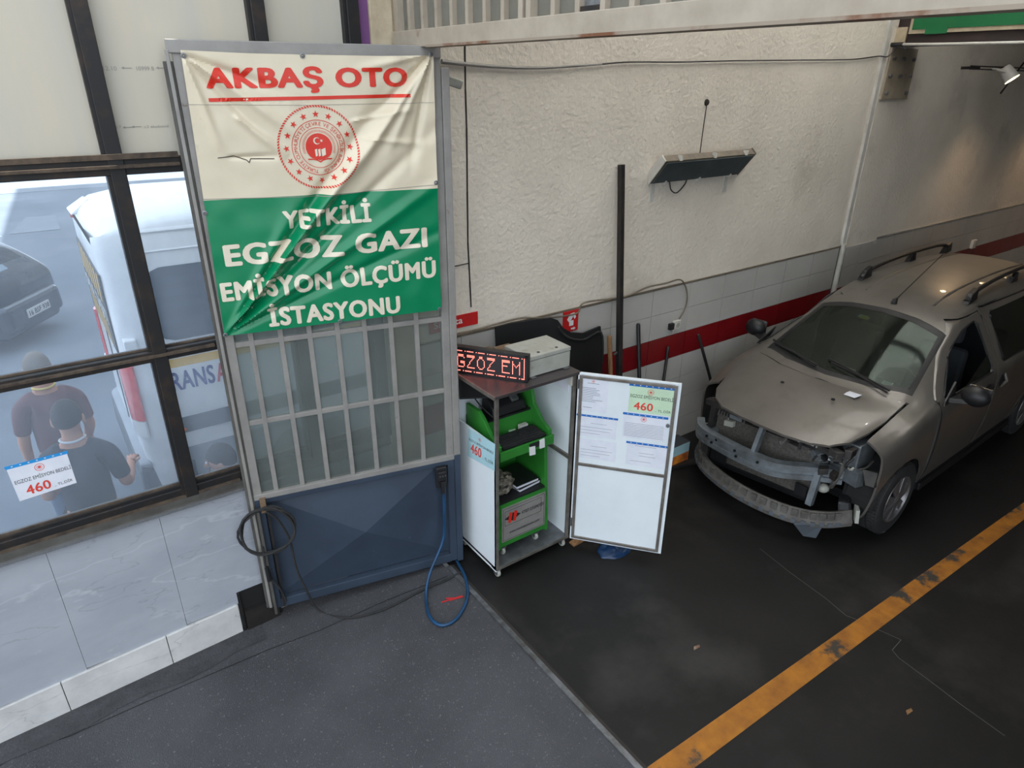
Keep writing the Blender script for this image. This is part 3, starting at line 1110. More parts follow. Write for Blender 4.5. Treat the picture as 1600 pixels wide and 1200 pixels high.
def rope(poly):
    for k in range(92):
        a = 2 * PI * k / 92
        da, sk = .042, .03
        poly([(.965 * math.cos(a), .965 * math.sin(a)), (1.015 * math.cos(a + sk), 1.015 * math.sin(a + sk)), (1.015 * math.cos(a + sk + da), 1.015 * math.sin(a + sk + da)), (.965 * math.cos(a + da), .965 * math.sin(a + da))])


def stars(poly):
    for k in range(16):
        a = PI / 2 + 2 * PI * k / 16
        star(poly, .80 * math.cos(a), .80 * math.sin(a), .085, a)


def disc(poly):
    n = 40
    for k in range(n):
        a, b = 2 * PI * k / n, 2 * PI * (k + 1) / n
        pa, pb = (.33 * math.cos(a), .33 * math.sin(a) + .02), (.33 * math.cos(b), .33 * math.sin(b) + .02)
        pa = (pa[0], max(pa[1], -.20 - .10 * (1 - abs(pa[0]) / .33)))
        pb = (pb[0], max(pb[1], -.20 - .10 * (1 - abs(pb[0]) / .33)))
        poly([(0, .02), pa, pb])


def book(poly):
    for sx in (-1, 1):
        pts = [(0, -.36), (sx * .08, -.31), (sx * .18, -.285), (sx * .30, -.285), (sx * .30, -.255), (sx * .18, -.255), (sx * .08, -.275), (0, -.32)]
        for i in range(3):
            poly([pts[i], pts[i + 1], pts[6 - i], pts[7 - i]])


def rays(poly):
    for k in range(60):
        a = -PI * .12 + PI * 1.24 * k / 59
        poly([(.36 * math.cos(a) - .004 * math.sin(a), .36 * math.sin(a) + .02 + .004 * math.cos(a)), (.42 * math.cos(a) - .004 * math.sin(a), .42 * math.sin(a) + .02 + .004 * math.cos(a)), (.42 * math.cos(a) + .004 * math.sin(a), .42 * math.sin(a) + .02 - .004 * math.cos(a)), (.36 * math.cos(a) + .004 * math.sin(a), .36 * math.sin(a) + .02 - .004 * math.cos(a))])


def crescent(poly):
    n = 20
    o = [(-.04 + .085 * math.cos(a), .17 + .085 * math.sin(a)) for a in [PI * .22 + (PI * 1.56) * k / n for k in range(n + 1)]]
    i_ = [(-.022 + .066 * math.cos(a), .17 + .066 * math.sin(a)) for a in [PI * .22 + (PI * 1.56) * k / n for k in range(n + 1)]]
    for k in range(n):
        poly([o[k], o[k + 1], i_[k + 1], i_[k]])
    star(poly, .075, .17, .045, PI)
    for x in (-.11, -.03, .05):
        poly([(x + .008, -.21), (x + .06, -.19), (x + .06, -.02), (x, -.04)])
    for x in (.055,):
        poly([(x + .055, -.19), (x + .10, -.17), (x + .10, -.0), (x + .05, -.02)])


em = emb(lambda p: rope(p), 'print_red', 'emblem_rope')
emb(lambda p: (ring(p, .655, .67), ring(p, .475, .488)), 'print_red', 'emblem_rings')
emb(stars, 'print_red', 'emblem_stars')
emb(lambda p: (disc(p), book(p)), 'print_red', 'emblem_disc')
emb(rays, 'print_red', 'emblem_rays')
emb(crescent, 'print_cream', 'emblem_crescent_and_blocks', off=.0036)
mb = MB()
word = 'TÜRKİYE CUMHURİYETİ ÇEVRE VE ŞEHİRCİLİK BAKANLIĞI'
a0, a1 = math.radians(-97), math.radians(-443)
wid = [.42 if c in ' Iİ' else (1.15 if c == 'M' else .85) for c in word]
tot = sum(wid)
acc = 0
for c, wd in zip(word, wid):
    an = a0 + (a1 - a0) * (acc + wd / 2) / tot
    acc += wd
    if c == ' ':
        continue
    vs_, fs_, x0, x1 = text2d(c, .0)
    k = .085
    mb.add([bp(ec[0] + er * (.535 * math.cos(an) + (x - (x0 + x1) / 2) * k * math.sin(an) + y * k * math.cos(an)),
               ec[1] + er * (.535 * math.sin(an) - (x - (x0 + x1) / 2) * k * math.cos(an) + y * k * math.sin(an)), .0024) for x, y in vs_], fs_)
mb.build('emblem_lettering', 'print_red', ban)
for p in ((287, 87), (471, 87), (670, 85), (678, 284), (320, 331), (352, 520), (530, 499), (684, 480)):
    s_, z_ = G.sz(*p)
    P = bp(s_, z_, .001)
    MB().lathe([(.004, .0), (.012, .0), (.013, .004), (.006, .005), (.004, .002)], P, G.n, 12).build('grommet', 'steel', ban)

# coiled black cable, socket and blue lead ---------------------------
def gp(s, z, off):
    return G.pt(s, z, off)


pts = []
for k in range(73):
    a = PI / 2 + 2 * PI * k / 24
    rr = .165 + .008 * math.sin(k * .9)
    cx, cz = .045 + .006 * math.sin(k * .35), .71 + .004 * k / 24
    pts.append(gp(cx + rr * math.cos(a), cz + rr * 1.06 * math.sin(a), .045 + .010 * (k / 24) + .004 * math.sin(k)))
tail = [gp(.06, .87, .07), gp(.12, .78, .06), gp(.17, .60, .05), gp(.18, .38, .05), gp(.22, .18, .06)]
tail += [ong(500, 955, .012), ong(545, 965, .012), ong(600, 952, .012), ong(660, 922, .012), ong(700, 905, .012), ong(722, 893, .012)]
cab = thing('coiled_cable', 'coiled black cable hung on the gate leaf and trailing across the asphalt', 'cable', gp(.05, 0, .05))
MB().tube(pts, .008, 8).build('coil', 'rubber', cab, smooth=True)
MB().tube(catmull(tail, 8), .0075, 8).build('trailing_lead', 'rubber', cab, smooth=True)
MB().tube(catmull([gp(.0, .60, .05), gp(-.005, .46, .06), gp(.01, .36, .06), gp(.06, .22, .04), gp(.085, .10, .03)], 6), .007, 8).build('loose_end', 'rubber', cab, smooth=True)
MB().tube([gp(.0, .44, .06), gp(.005, .33, .062)], [.014, .016], 10).build('plug', 'black_plastic', cab, smooth=True)
sk = thing('wall_socket_box', 'black socket box screwed to the blue gate panel', 'socket', gp(1.225, .73, .0))
gbox(MB(), 1.185, 1.262, .735, .90, .004, .04).build('housing', 'black_plastic', sk, bevel=.006)
gbox(MB(), 1.192, 1.255, .80, .875, .04, .06).build('flap', 'black_plastic', sk, bevel=.005)
for s_ in (1.205, 1.224, 1.243):
    gbox(MB(), s_ - .004, s_ + .004, .838, .848, .06, .063).build('screw', 'steel', sk)
hp = [gp(1.226, .79, .055), gp(1.227, .70, .055), gp(1.222, .52, .06), gp(1.20, .30, .07)]
hp += [ong(672, 895, .12), ong(666, 930, .02), ong(671, 962, .014), ong(690, 977, .014), ong(714, 966, .014), ong(730, 935, .014), ong(728, 905, .014), ong(716, 880, .014), Vector((2.06, 3.62, .014))]
hose = thing('blue_lead', 'blue lead hanging from the socket and looping on the asphalt', 'cable', onz(690, 977))
MB().tube(catmull(hp, 9), .0115, 10).build('lead', 'blue_hose', hose, smooth=True)
MB().tube([gp(1.226, .80, .05), gp(1.227, .70, .055)], [.02, .014], 10).build('plug', 'black_plastic', hose, smooth=True)
mb = MB()
for a, b in (((690, 941), (722, 931)), ((697, 935), (716, 934)), ((703, 938), (724, 932))):
    p, q = ong(*a, .004), ong(*b, .004)
    mb.beam(p, q, .012, .002)
mb.build('red_scribble', 'floor_red', fore)

# ================================================================== CABINET ON CASTORS
CX0, CX1, CY0, CY1, CZ0, CZ1 = 2.174, 2.862, 3.18, 3.70, .085, 1.505
cabn = thing('mobile_cabinet', 'white mobile cabinet on castors with its door swung wide open', 'cabinet', ((CX0 + CX1) / 2, (CY0 + CY1) / 2, 0))
MB().box(CX0, CX1, CY0, CY1, CZ0, CZ0 + .02).build('base_plate', 'steel', cabn)
MB().box(CX0, CX0 + .012, CY0, CY1, CZ0 - .02, 1.13).build('left_panel', 'white_panel', cabn)
MB().box(CX1 - .012, CX1, CY0, CY1, CZ0, CZ1 - .02).build('right_panel', 'white_panel', cabn)
MB().box(CX0, CX1, CY1 - .012, CY1, CZ0, CZ1 - .02).build('back_panel', 'white_panel', cabn)
MB().box(CX0 - .02, CX1 + .03, CY0 - .015, CY1 + .01, CZ1 - .022, CZ1).build('top_board', 'dark_top', cabn, bevel=.003)
MB().box(CX0 - .022, CX0 - .012, CY0 - .017, CY1, CZ1 - .024, CZ1 + .002).build('top_edging', 'alu', cabn)
for x, y in ((CX0, CY0 - .004), (CX1 - .024, CY0 - .004), (CX0, CY1 - .02), (CX1 - .024, CY1 - .02)):
    MB().box(x, x + .024, y, y + .024, CZ0, CZ1 - .02).build('corner_post', 'alu', cabn, bevel=.002)
MB().box(CX1 - .03, CX1 - .012, CY0, CY1, .80, .83).build('side_rail', 'alu', cabn)
MB().box(CX0, CX1, CY0 - .006, CY0 + .014, CZ0 - .006, CZ0 + .016).build('front_edge', 'alu', cabn)
MB().box(CX1 - .036, CX1 - .013, CY0 + .01, CY0 + .05, 1.40, 1.47).build('lock_plate', 'white_plastic', cabn, bevel=.002)
MB().box(CX1 - .0145, CX1 - .012, CY0 + .06, CY0 + .34, 1.33, 1.47).build('taped_sheet', 'paper', cabn)


def castor(x, y, parent, r=.036, z1=CZ0):
    c = MB()
    c.box(x - .03, x + .03, y - .03, y + .03, z1 - .008, z1)
    c.box(x - .018, x - .013, y - .02, y + .02, r * .7, z1 - .006)
    c.box(x + .013, x + .018, y - .02, y + .02, r * .7, z1 - .006)
    f = c.build('castor', 'steel', parent)
    MB().lathe([(.008, -.011), (r - .004, -.011), (r, -.007), (r, .007), (r - .004, .011), (.008, .011)], (x, y, r), (1, 0, 0), 18).build('castor_wheel', 'grey_box', f, smooth=True)


for x, y in ((CX0 + .03, CY0 + .03), (CX1 - .04, CY0 + .03), (CX0 + .03, CY1 - .04), (CX1 - .04, CY1 - .04)):
    castor(x, y, cabn)
# open door, seen from its inside
D = Plane((2.872, 3.172), (3.318, 2.622))


def dbox(mb, s0, s1, z0, z1, o0, o1):
    return mb.hexa([D.pt(s0, z0, o0), D.pt(s1, z0, o0), D.pt(s1, z0, o1), D.pt(s0, z0, o1)], [D.pt(s0, z1, o0), D.pt(s1, z1, o0), D.pt(s1, z1, o1), D.pt(s0, z1, o1)])


door = dbox(MB(), 0, D.L, .07, 1.50, -.02, .0).build('door', 'white_panel', cabn, bevel=.002)
f = MB()
for a in ((.012, .034, .085, 1.485), (D.L - .045, D.L - .023, .085, 1.485), (.034, D.L - .045, 1.463, 1.485), (.034, D.L - .045, .085, .107), (.034, D.L - .045, .752, .776)):
    dbox(f, *a, .0, .010)
f.build('door_frame', 'alu', door, bevel=.002)
s_, z_ = D.sz(1043.5, 664.5)
MB().cyl(D.pt(s_, z_, 0), D.pt(s_, z_, .014), .013, 14).build('door_lock', 'steel', door, smooth=True)
for z in (.2, 1.38):
    MB().cyl((2.868, 3.165, z), (2.868, 3.165, z + .07), .008, 10).build('door_hinge', 'steel', door)


# notices --------------------------------------------------------------
def notice(name, label, TL, TR, BR, BL, n, m, tape=None, lines=(), price=None, emblem=None, cols=('print_black', 'price_red'), group=None, title=None):
    TL, TR, BR, BL = [Vector(p) for p in (TL, TR, BR, BL)]
    n = Vector(n).normalized()

    def q(a, b, off=.0):
        return (TL * (1 - a) + TR * a) * (1 - b) + (BL * (1 - a) + BR * a) * b + n * (.0015 + off)
    t = thing(name, label, 'notice', (BL + BR) / 2, group=group)
    MB().hexa([q(0, 1, -.0012), q(1, 1, -.0012), q(1, 0, -.0012), q(0, 0, -.0012)], [q(0, 1), q(1, 1), q(1, 0), q(0, 0)]).build('sheet', m, t)
    W, Hh = (TR - TL).length, (BL - TL).length
    if tape:
        MB().hexa([q(-.02, .055, .0004), q(1.02, .055, .0004), q(1.02, -.035, .0004), q(-.02, -.035, .0004)], [q(-.02, .055, .001), q(1.02, .055, .001), q(1.02, -.035, .001), q(-.02, -.035, .001)]).build('tape', tape, t)
        mb = MB()
        for k in range(7):
            a = .08 + k * .135
            mb.add([q(a, .02, .0014), q(a + .03, .02, .0014), q(a + .03, -.005, .0014), q(a, -.005, .0014)], [(0, 1, 2, 3)])
        mb.build('tape_marks', 'print_white', t)
    mb = MB()
    for (a0, a1, b) in lines:
        mb.add([q(a0, b + .006, .0008), q(a1, b + .006, .0008), q(a1, b - .006, .0008), q(a0, b - .006, .0008)], [(0, 1, 2, 3)])
    if lines:
        mb.build('printed_lines', 'print_ink', t)
    if emblem:
        cx, cy, R = emblem

        def pt(x, y):
            return q(cx + x * R / W, cy - y * R / Hh, .0008)
        emb(lambda p: (ring(p, .88, 1., 32), ring(p, .5, .58, 28)), cols[1], 'small_emblem', t, pt=pt)
        emb(lambda p: disc(p), cols[1], 'small_emblem_disc', t, pt=pt)
    if title:
        txt, a0, a1, b, cap = title
        letters(MB(), txt, lambda x, y: q(a0 + x / W, b - y / Hh, .0009), (a1 - a0) * W, cap * Hh, .0).build('title', cols[0], t)
    if price:
        a0, a1, b, cap = price
        letters(MB(), '460', lambda x, y: q(a0 + x / W, b - y / Hh, .0009), (a1 - a0) * W, cap * Hh, .02).build('price', cols[1], t)
        letters(MB(), '.. TL.DİR', lambda x, y: q(a1 + .05 + x / W, b - y / Hh, .0009), (.95 - a1 - .05) * W, cap * .3 * Hh, .0).build('price_suffix', cols[0], t)
    return t


def dcorn(tl, br, off=.0):
    a, c = D.sz(*tl), D.sz(*br)
    return D.pt(a[0], a[1], off), D.pt(c[0], a[1], off), D.pt(c[0], c[1], off), D.pt(a[0], c[1], off)


random.seed(3)
L1 = [(.12, .5 + .4 * random.random(), .30 + .05 * k) for k in range(9)] + [(.3, .7, .16), (.2, .5, .88)]
L2 = [(.35, .75, .35), (.1, .9, .55), (.1, .85, .70), (.1, .6, .85)]
L3 = [(.04, .93 + .03 * random.random(), .38 + .066 * k) for k in range(9)]
notice('paper_notice', 'tall white paper with red heading at the top left of the open cabinet door', *dcorn((904.7, 588), (947.5, 646)), D.n, 'paper', None, L1, emblem=(.5, .1, .012))
notice('price_notice', 'pale green price sheet with red 460 at the top right of the open cabinet door', *dcorn((985, 600), (1051, 651)), D.n, 'paper_green', 'tape_blue', (), price=(.12, .55, .90, .28), emblem=(.47, .22, .022), title=('EGZOZ EMİSYON BEDELİ', .03, .97, .46, .11))
notice('paper_notice', 'plastic covered white paper under blue tape at the middle left of the cabinet door', *dcorn((902.3, 647), (962, 687)), D.n, 'paper', 'tape_blue', L2)
notice('paper_notice', 'creased white paper without tape at the lower left of the cabinet door', *dcorn((902.5, 683), (961.3, 722)), D.n, 'paper', None, L2)
notice('paper_notice', 'white regulation sheet with red emblem and dense lines beside the cabinet door lock', *dcorn((975, 645), (1038.5, 691)), D.n, 'paper', 'tape_blue', L3, emblem=(.47, .17, .020))
notice('paper_notice', 'faded white paper under blue tape at the lower right of the cabinet door', *dcorn((980, 690), (1042, 734)), D.n, 'paper', 'tape_blue', [(.2, .7, .12), (.3, .65, .42), (.3, .7, .55), (.1, .6, .8)])
cl = [onx(x, y, CX0 - .001) for x, y in ((732, 669), (774, 694), (773, 736), (731, 712))]
notice('price_notice', 'pale blue price sheet with 460 on the left side panel of the white cabinet', *cl, (-1, 0, 0), 'paper_cyan', None, (), price=(.12, .52, .80, .34), title=('EGZOZ EMİSYON BEDELİ', .05, .95, .40, .08), emblem=(.45, .17, .016))
cl = [ony(x, y, WL + .033) for x, y in ((9, 731), (104, 706), (120, 754), (31, 783))]
notice('price_notice', 'white price sheet with blue tape and red 460 stuck to the window glass', *cl, (0, -1, 0), 'paper', 'tape_sky', (), price=(.16, .58, .90, .26), title=('EGZOZ EMİSYON BEDELİ', .04, .99, .52, .10), emblem=(.5, .22, .022))

# exhaust test trolley inside the cabinet ------------------------------
cart = thing('test_trolley', 'bright green exhaust test trolley with shelves parked inside the white cabinet', 'trolley', (2.46, 3.45, CZ0 + .02))
GX0, GX1 = 2.245, 2.715
prof = [(3.255, .175), (3.66, .175), (3.66, 1.40), (3.50, 1.40), (3.44, 1.20), (3.34, 1.10), (3.25, 1.06), (3.25, .99), (3.30, .97), (3.275, .55)]
for x, nm in ((GX0, 'left_side'), (GX1 - .028, 'right_side')):
    MB().prism([(x, y, min(z, 1.24) if nm == 'left_side' else z) for y, z in prof], (.028, 0, 0)).build(nm, 'green_metal', cart, bevel=.003)
MB().box(GX0, GX1, 3.65, 3.665, .175, 1.15).build('back_sheet', 'green_metal', cart)
MB().box(GX0 + .028, GX1 - .028, 3.235, 3.46, 1.00, 1.02).build('keyboard_shelf', 'green_metal', cart)
MB().box(GX0, GX1, 3.222, 3.24, .96, 1.03).build('shelf_lip', 'green_metal', cart, bevel=.003)
MB().hexa([(GX0 + .028, 3.46, 1.02), (GX1 - .028, 3.46, 1.02), (GX1 - .028, 3.50, 1.02), (GX0 + .028, 3.50, 1.02)], [(GX0 + .028, 3.47, 1.14), (GX1 - .028, 3.47, 1.14), (GX1 - .028, 3.51, 1.14), (GX0 + .028, 3.51, 1.14)]).build('riser', 'green_metal', cart)
MB().box(GX0 + .028, GX1 - .028, 3.47, 3.655, 1.14, 1.155).build('top_shelf', 'black_plastic', cart)
MB().box(GX0 + .028, GX1 - .028, 3.275, 3.655, .555, .575).build('lower_shelf', 'black_plastic', cart)
fp = MB().box(GX0 + .028, GX1 - .028, 3.262, 3.275, .19, .56).build('front_panel', 'green_metal', cart)
MB().box(GX0 + .035, GX1 - .035, 3.256, 3.262, .235, .535).build('logo_plate', 'gate_grey', cart)
PX0, PX1, PZ0, PZ1, PY = GX0 + .045, GX1 - .045, .245, .525, 3.2555
lf = MB()
for a in ((PX0, PX1, PZ0, PZ0 + .002), (PX0, PX1, PZ1 - .002, PZ1), (PX0, PX0 + .002, PZ0, PZ1), (PX1 - .002, PX1, PZ0, PZ1), (PX0 + .015, PX1 - .03, .50, .502), (PX0 + .015, PX1 - .03, .375, .377), (PX0 + .015, PX0 + .017, .375, .50), (PX1 - .032, PX1 - .03, .375, .50)):
    lf.box(a[0], a[1], PY - .001, PY, a[2], a[3])
lf.build('plate_border', 'print_black', cart)
kx, kz = PX0 + .085, .437
MB().add([(kx - .075, PY - .001, kz), (kx, PY - .001, kz - .036), (kx + .075, PY - .001, kz), (kx, PY - .001, kz + .036)], [(0, 1, 2, 3)]).build('logo_diamond', 'print_black', cart)
lg = MB()
for dx in (-.022, .022):
    lg.add([(kx + dx - .02, PY - .002, kz - .04), (kx + dx + .004, PY - .002, kz - .048), (kx + dx + .02, PY - .002, kz + .035), (kx + dx - .008, PY - .002, kz + .048)], [(0, 1, 2, 3)])
lg.build('logo_mark', 'print_red', cart)
letters(MB(), 'KTEST OTOMOTİV', flat((kx + .085, PY - .0015, .425), (1, 0, 0), (0, 0, 1)), .205, .026, .02).build('logo_name', 'print_black', cart)
letters(MB(), 'www.ktestotomotiv.com', flat((PX0 + .055, PY - .0015, .295), (1, 0, 0), (0, 0, 1)), .28, .024, .01).build('logo_address', 'print_black', cart)
for x, y in ((GX0 + .06, 3.29), (GX1 - .10, 3.29), (GX0 + .06, 3.60), (GX1 - .06, 3.60)):
    c = MB().box(x - .025, x + .025, y - .02, y + .02, .168, .176).box(x - .018, x - .013, y - .015, y + .015, .13, .17).box(x + .013, x + .018, y - .015, y + .015, .13, .17).build('castor', 'steel', cart)
    MB().lathe([(.006, -.01), (.030, -.01), (.032, 0), (.030, .01), (.006, .01)], (x, y, CZ0 + .02 + .032), (1, 0, 0), 16).build('castor_wheel', 'grey_box', c, smooth=True)
MB().box(2.49, 2.60, 3.214, 3.222, .985, 1.025).build('card_holder', 'black_plastic', cart)
MB().hexa([(2.485, 3.205, .94), (2.535, 3.205, .935), (2.535, 3.213, .935), (2.485, 3.213, .94)], [(2.487, 3.214, 1.005), (2.537, 3.214, 1.0), (2.537, 3.221, 1.0), (2.487, 3.221, 1.005)]).build('hanging_card', 'print_white', cart)
MB().hexa([(2.575, 3.207, .965), (2.62, 3.207, .965), (2.62, 3.213, .965), (2.575, 3.213, .965)], [(2.575, 3.214, 1.03), (2.62, 3.214, 1.035), (2.62, 3.221, 1.035), (2.575, 3.221, 1.03)]).build('hanging_card', 'print_white', cart)
# things on the trolley
kb = thing('keyboard', 'black computer keyboard on the trolley shelf', 'keyboard', (2.47, 3.34, 1.02))
MB().hexa([(2.285, 3.25, 1.021), (2.665, 3.25, 1.021), (2.665, 3.41, 1.021), (2.285, 3.41, 1.021)], [(2.285, 3.25, 1.035), (2.665, 3.25, 1.035), (2.665, 3.41, 1.052), (2.285, 3.41, 1.052)]).build('case', 'black_plastic', kb, bevel=.003)
ks = MB()
for rw in range(5):
    for k in range(17):
        y = 3.265 + rw * .026
        z = 1.035 + (y - 3.25) * .106
        ks.box(2.295 + k * .0215, 2.313 + k * .0215, y, y + .021, z, z + .007)
stuff(ks.build('keys', 'rubber', kb))
p = thing('card_pack', 'small white card box on the trolley riser', 'box', (2.60, 3.44, 1.02))
MB().box(2.555, 2.625, 3.415, 3.45, 1.021, 1.065).build('carton', 'white_plastic', p, bevel=.002)
MB().box(2.56, 2.62, 3.4145, 3.415, 1.034, 1.05).build('carton_band', 'tape_blue', p)
tag(MB().hexa([(2.47, 3.425, 1.021), (2.525, 3.415, 1.021), (2.535, 3.455, 1.021), (2.48, 3.462, 1.021)], [(2.47, 3.425, 1.033), (2.525, 3.415, 1.033), (2.535, 3.455, 1.033), (2.48, 3.462, 1.033)]).build('note_pad', 'paper_green', None), 'small pale note pad beside the white card box', 'note pad')
for k, (a, z0, lab) in enumerate(((.10, .5755, 'lower of two black folders lying on the green trolley shelf'), (.03, .6065, 'upper of two black folders lying on the green trolley shelf'))):
    ca, sa = math.cos(a), math.sin(a)
    ax, ay = Vector((ca, sa, 0)) * .105, Vector((-sa, ca, 0)) * .135
    c = Vector((2.565 - .012 * k, 3.45, z0 + .0145))
    b = thing('ring_folder', lab, 'folder', (c.x, c.y, z0), group='folders on the trolley')
    MB().obox(c, ax * .97, ay * .97, (0, 0, .010)).build('pages', 'paper', b)
    MB().obox(c + Vector((0, 0, .0125)), ax, ay, (0, 0, .002)).obox(c - Vector((0, 0, .0125)), ax, ay, (0, 0, .002)).obox(c + ax, ax * .02, ay, (0, 0, .0145)).build('cover', 'black_plastic', b)
bg_ = MB()
c = Vector((2.375, 3.40, .655))
bg_.grid(lambda a, b: c + Vector((math.cos(2 * PI * a) * math.sin(PI * b) * .085, math.sin(2 * PI * a) * math.sin(PI * b) * .085, -math.cos(PI * b) * .078)) * (1 + .35 * noise.noise((7 * math.cos(2 * PI * a) * math.sin(PI * b) * .5, 3.5 * math.sin(2 * PI * a) * math.sin(PI * b), 3.5 * math.cos(PI * b)))), 26, 18)
tag(bg_.build('crumpled_bag', 'bag'), 'crumpled plastic bag beside the black folders', 'bag')
pr = thing('label_printer', 'black printer with grey paper slot on top of the green trolley', 'printer', (2.52, 3.56, 1.155))
MB().hexa([(2.36, 3.48, 1.156), (2.66, 3.48, 1.156), (2.66, 3.64, 1.156), (2.36, 3.64, 1.156)], [(2.37, 3.50, 1.22), (2.65, 3.50, 1.22), (2.65, 3.64, 1.30), (2.37, 3.64, 1.30)]).build('case', 'black_plastic', pr, bevel=.008)
MB().hexa([(2.54, 3.505, 1.228), (2.60, 3.505, 1.228), (2.60, 3.60, 1.285), (2.54, 3.60, 1.285)], [(2.54, 3.50, 1.25), (2.60, 3.50, 1.25), (2.60, 3.595, 1.305), (2.54, 3.595, 1.305)]).build('slot', 'steel', pr, bevel=.003)
MB().tube(catmull([(2.40, 3.50, 1.2), (2.36, 3.46, 1.17), (2.33, 3.50, 1.20), (2.31, 3.58, 1.24), (2.30, 3.64, 1.28)], 6), .005, 6).build('cord', 'rubber', pr)
mo = thing('monitor', 'black flat monitor hung under the cabinet top', 'monitor', (2.34, 3.62, 1.24))
MB().obox((2.335, 3.60, 1.375), Vector((.5, -.28, 0)).normalized() * .155, Vector((.28, .5, 0)).normalized() * .012, (0, 0, .095)).build('screen_housing', 'black_plastic', mo, bevel=.004)
MB().obox((2.33, 3.588, 1.378), Vector((.5, -.28, 0)).normalized() * .143, Vector((.28, .5, 0)).normalized() * .002, (0, 0, .082)).build('screen', 'black_matte', mo)
MB().box(2.33, 2.36, 3.62, 3.69, 1.35, 1.40).build('bracket', 'dark_metal', mo)

# things on top of the cabinet ------------------------------------------
LS = Plane((2.155, 3.655), (2.462, 3.222))
led = thing('led_sign', 'lit red LED message board standing askew on the cabinet top', 'led sign', LS.pt(LS.L / 2, CZ1, 0))


def lbox(mb, s0, s1, z0, z1, o0, o1):
    return mb.hexa([LS.pt(s0, z0, o0), LS.pt(s1, z0, o0), LS.pt(s1, z0, o1), LS.pt(s0, z0, o1)], [LS.pt(s0, z1, o0), LS.pt(s1, z1, o0), LS.pt(s1, z1, o1), LS.pt(s0, z1, o1)])


LZ = CZ1 + .001
LH = .195
lbox(MB(), 0, LS.L, LZ, LZ + LH, -.055, -.006).build('housing', 'dark_metal', led, bevel=.003)
fr = MB()
for a in ((0, LS.L, LZ, LZ + .016), (0, LS.L, LZ + LH - .022, LZ + LH), (0, .012, LZ, LZ + LH), (LS.L - .02, LS.L, LZ, LZ + LH)):
    lbox(fr, *a, -.008, .002)
fr.build('frame', 'black_plastic', led)
lbox(MB(), .012, LS.L - .02, LZ + .016, LZ + LH - .022, -.0075, -.0045).build('dot_panel', 'led_off', led)
GL_ = {'G': ['.#####.', '#.....#', '#......', '#......', '#..####', '#.....#', '#.....#', '.#####.'], 'Z': ['#######', '.....#.', '....#..', '...#...', '..#....', '.#.....', '#......', '#######'],
       'O': ['..###..', '.#...#.', '#.....#', '#.....#', '#.....#', '#.....#', '.#...#.', '..###..'], 'E': ['#######', '#......', '#......', '#####..', '#......', '#......', '#......', '#######'],
       'M': ['#.....#', '##...##', '#.#.#.#', '#..#..#', '#.....#', '#.....#', '#.....#', '#.....#']}
dots, col = set(), 1
for ch in 'GZOZ EM':
    if ch == ' ':
        col += 4
        continue
    g = GL_[ch]
    for rr in range(10):
        for cc in range(7):
            if g[min(7, rr * 8 // 10)][cc] == '#':
                dots.add((col + cc, 3 + rr))
                if ch in 'GOEM' and cc < 6:
                    dots.add((col + cc + (1 if cc < 3 else -1) * 0, 3 + rr))
    col += 9
ncol = col + 1
for c_ in range(ncol):
    if (c_ // 2) % 5 < 3 or c_ % 10 == 8:
        dots.add((c_, 0))
    if (c_ // 2 + 1) % 5 < 3 or c_ % 10 == 6:
        dots.add((c_, 15))
for rr in range(16):
    dots.add((ncol, rr))
ld, lo_ = MB(), MB()
pw, ph = (LS.L - .032) / (ncol + 1), (LH - .038) / 16
for c_ in range(ncol + 1):
    for rr in range(16):
        s0 = .012 + (c_ + .2) * pw
        z1 = LZ + LH - .022 - (rr + .2) * ph
        lit = (c_, rr) in dots
        if lit:
            lbox(ld, s0, s0 + pw * .46, z1 - ph * .5, z1, -.005, -.002)
        else:
            lbox(lo_, s0, s0 + pw * .45, z1 - ph * .45, z1, -.005, -.0035)
stuff(ld.build('lit_dots', 'led_on', led))
stuff(lo_.build('dark_dots', 'van_black', led))
en = thing('enclosure_box', 'grey steel electrical enclosure lying on the cabinet top', 'box', (2.69, 3.41, CZ1))
ex0, ex1, ey0, ey1 = 2.505, 2.875, 3.272, 3.545
MB().box(ex0, ex1, ey0, ey1, CZ1 + .008, CZ1 + .125).build('body', 'grey_box', en, bevel=.004)
MB().box(ex0 - .003, ex1 + .003, ey0 - .003, ey1 + .003, CZ1 + .129, CZ1 + .158).build('lid', 'grey_box', en, bevel=.004)
for x in (ex0 + .02, ex1 - .06):
    MB().box(x, x + .04, ey0 - .02, ey0 + .01, CZ1 + .001, CZ1 + .008).build('mounting_lug', 'steel', en)
for x in (2.62, 2.78):
    MB().cyl((x, ey0 + .04, CZ1 + .158), (x, ey0 + .04, CZ1 + .161), .011, 12).build('lock', 'dark_metal', en)
for k, (a, lab) in enumerate((((2.27, 2.47, 3.60, 3.69, .115), 'brown cardboard box behind the LED board on the cabinet'), ((2.50, 2.64, 3.575, 3.69, .10), 'smaller brown carton behind the grey enclosure'))):
    t = thing('cardboard_box', lab, 'box', ((a[0] + a[1]) / 2, (a[2] + a[3]) / 2, CZ1), group='cartons on the cabinet')
    MB().box(a[0], a[1], a[2], a[3], CZ1 + .001, CZ1 + a[4]).build('carton', 'cardboard', t)
    MB().hexa([(a[0], a[2] - .03, CZ1 + a[4] - .01), (a[1], a[2] - .03, CZ1 + a[4] - .01), (a[1], a[2], CZ1 + a[4]), (a[0], a[2], CZ1 + a[4])], [(a[0], a[2] - .03, CZ1 + a[4] - .007), (a[1], a[2] - .03, CZ1 + a[4] - .007), (a[1], a[2], CZ1 + a[4] + .003), (a[0], a[2], CZ1 + a[4] + .003)]).build('flap', 'cardboard', t)

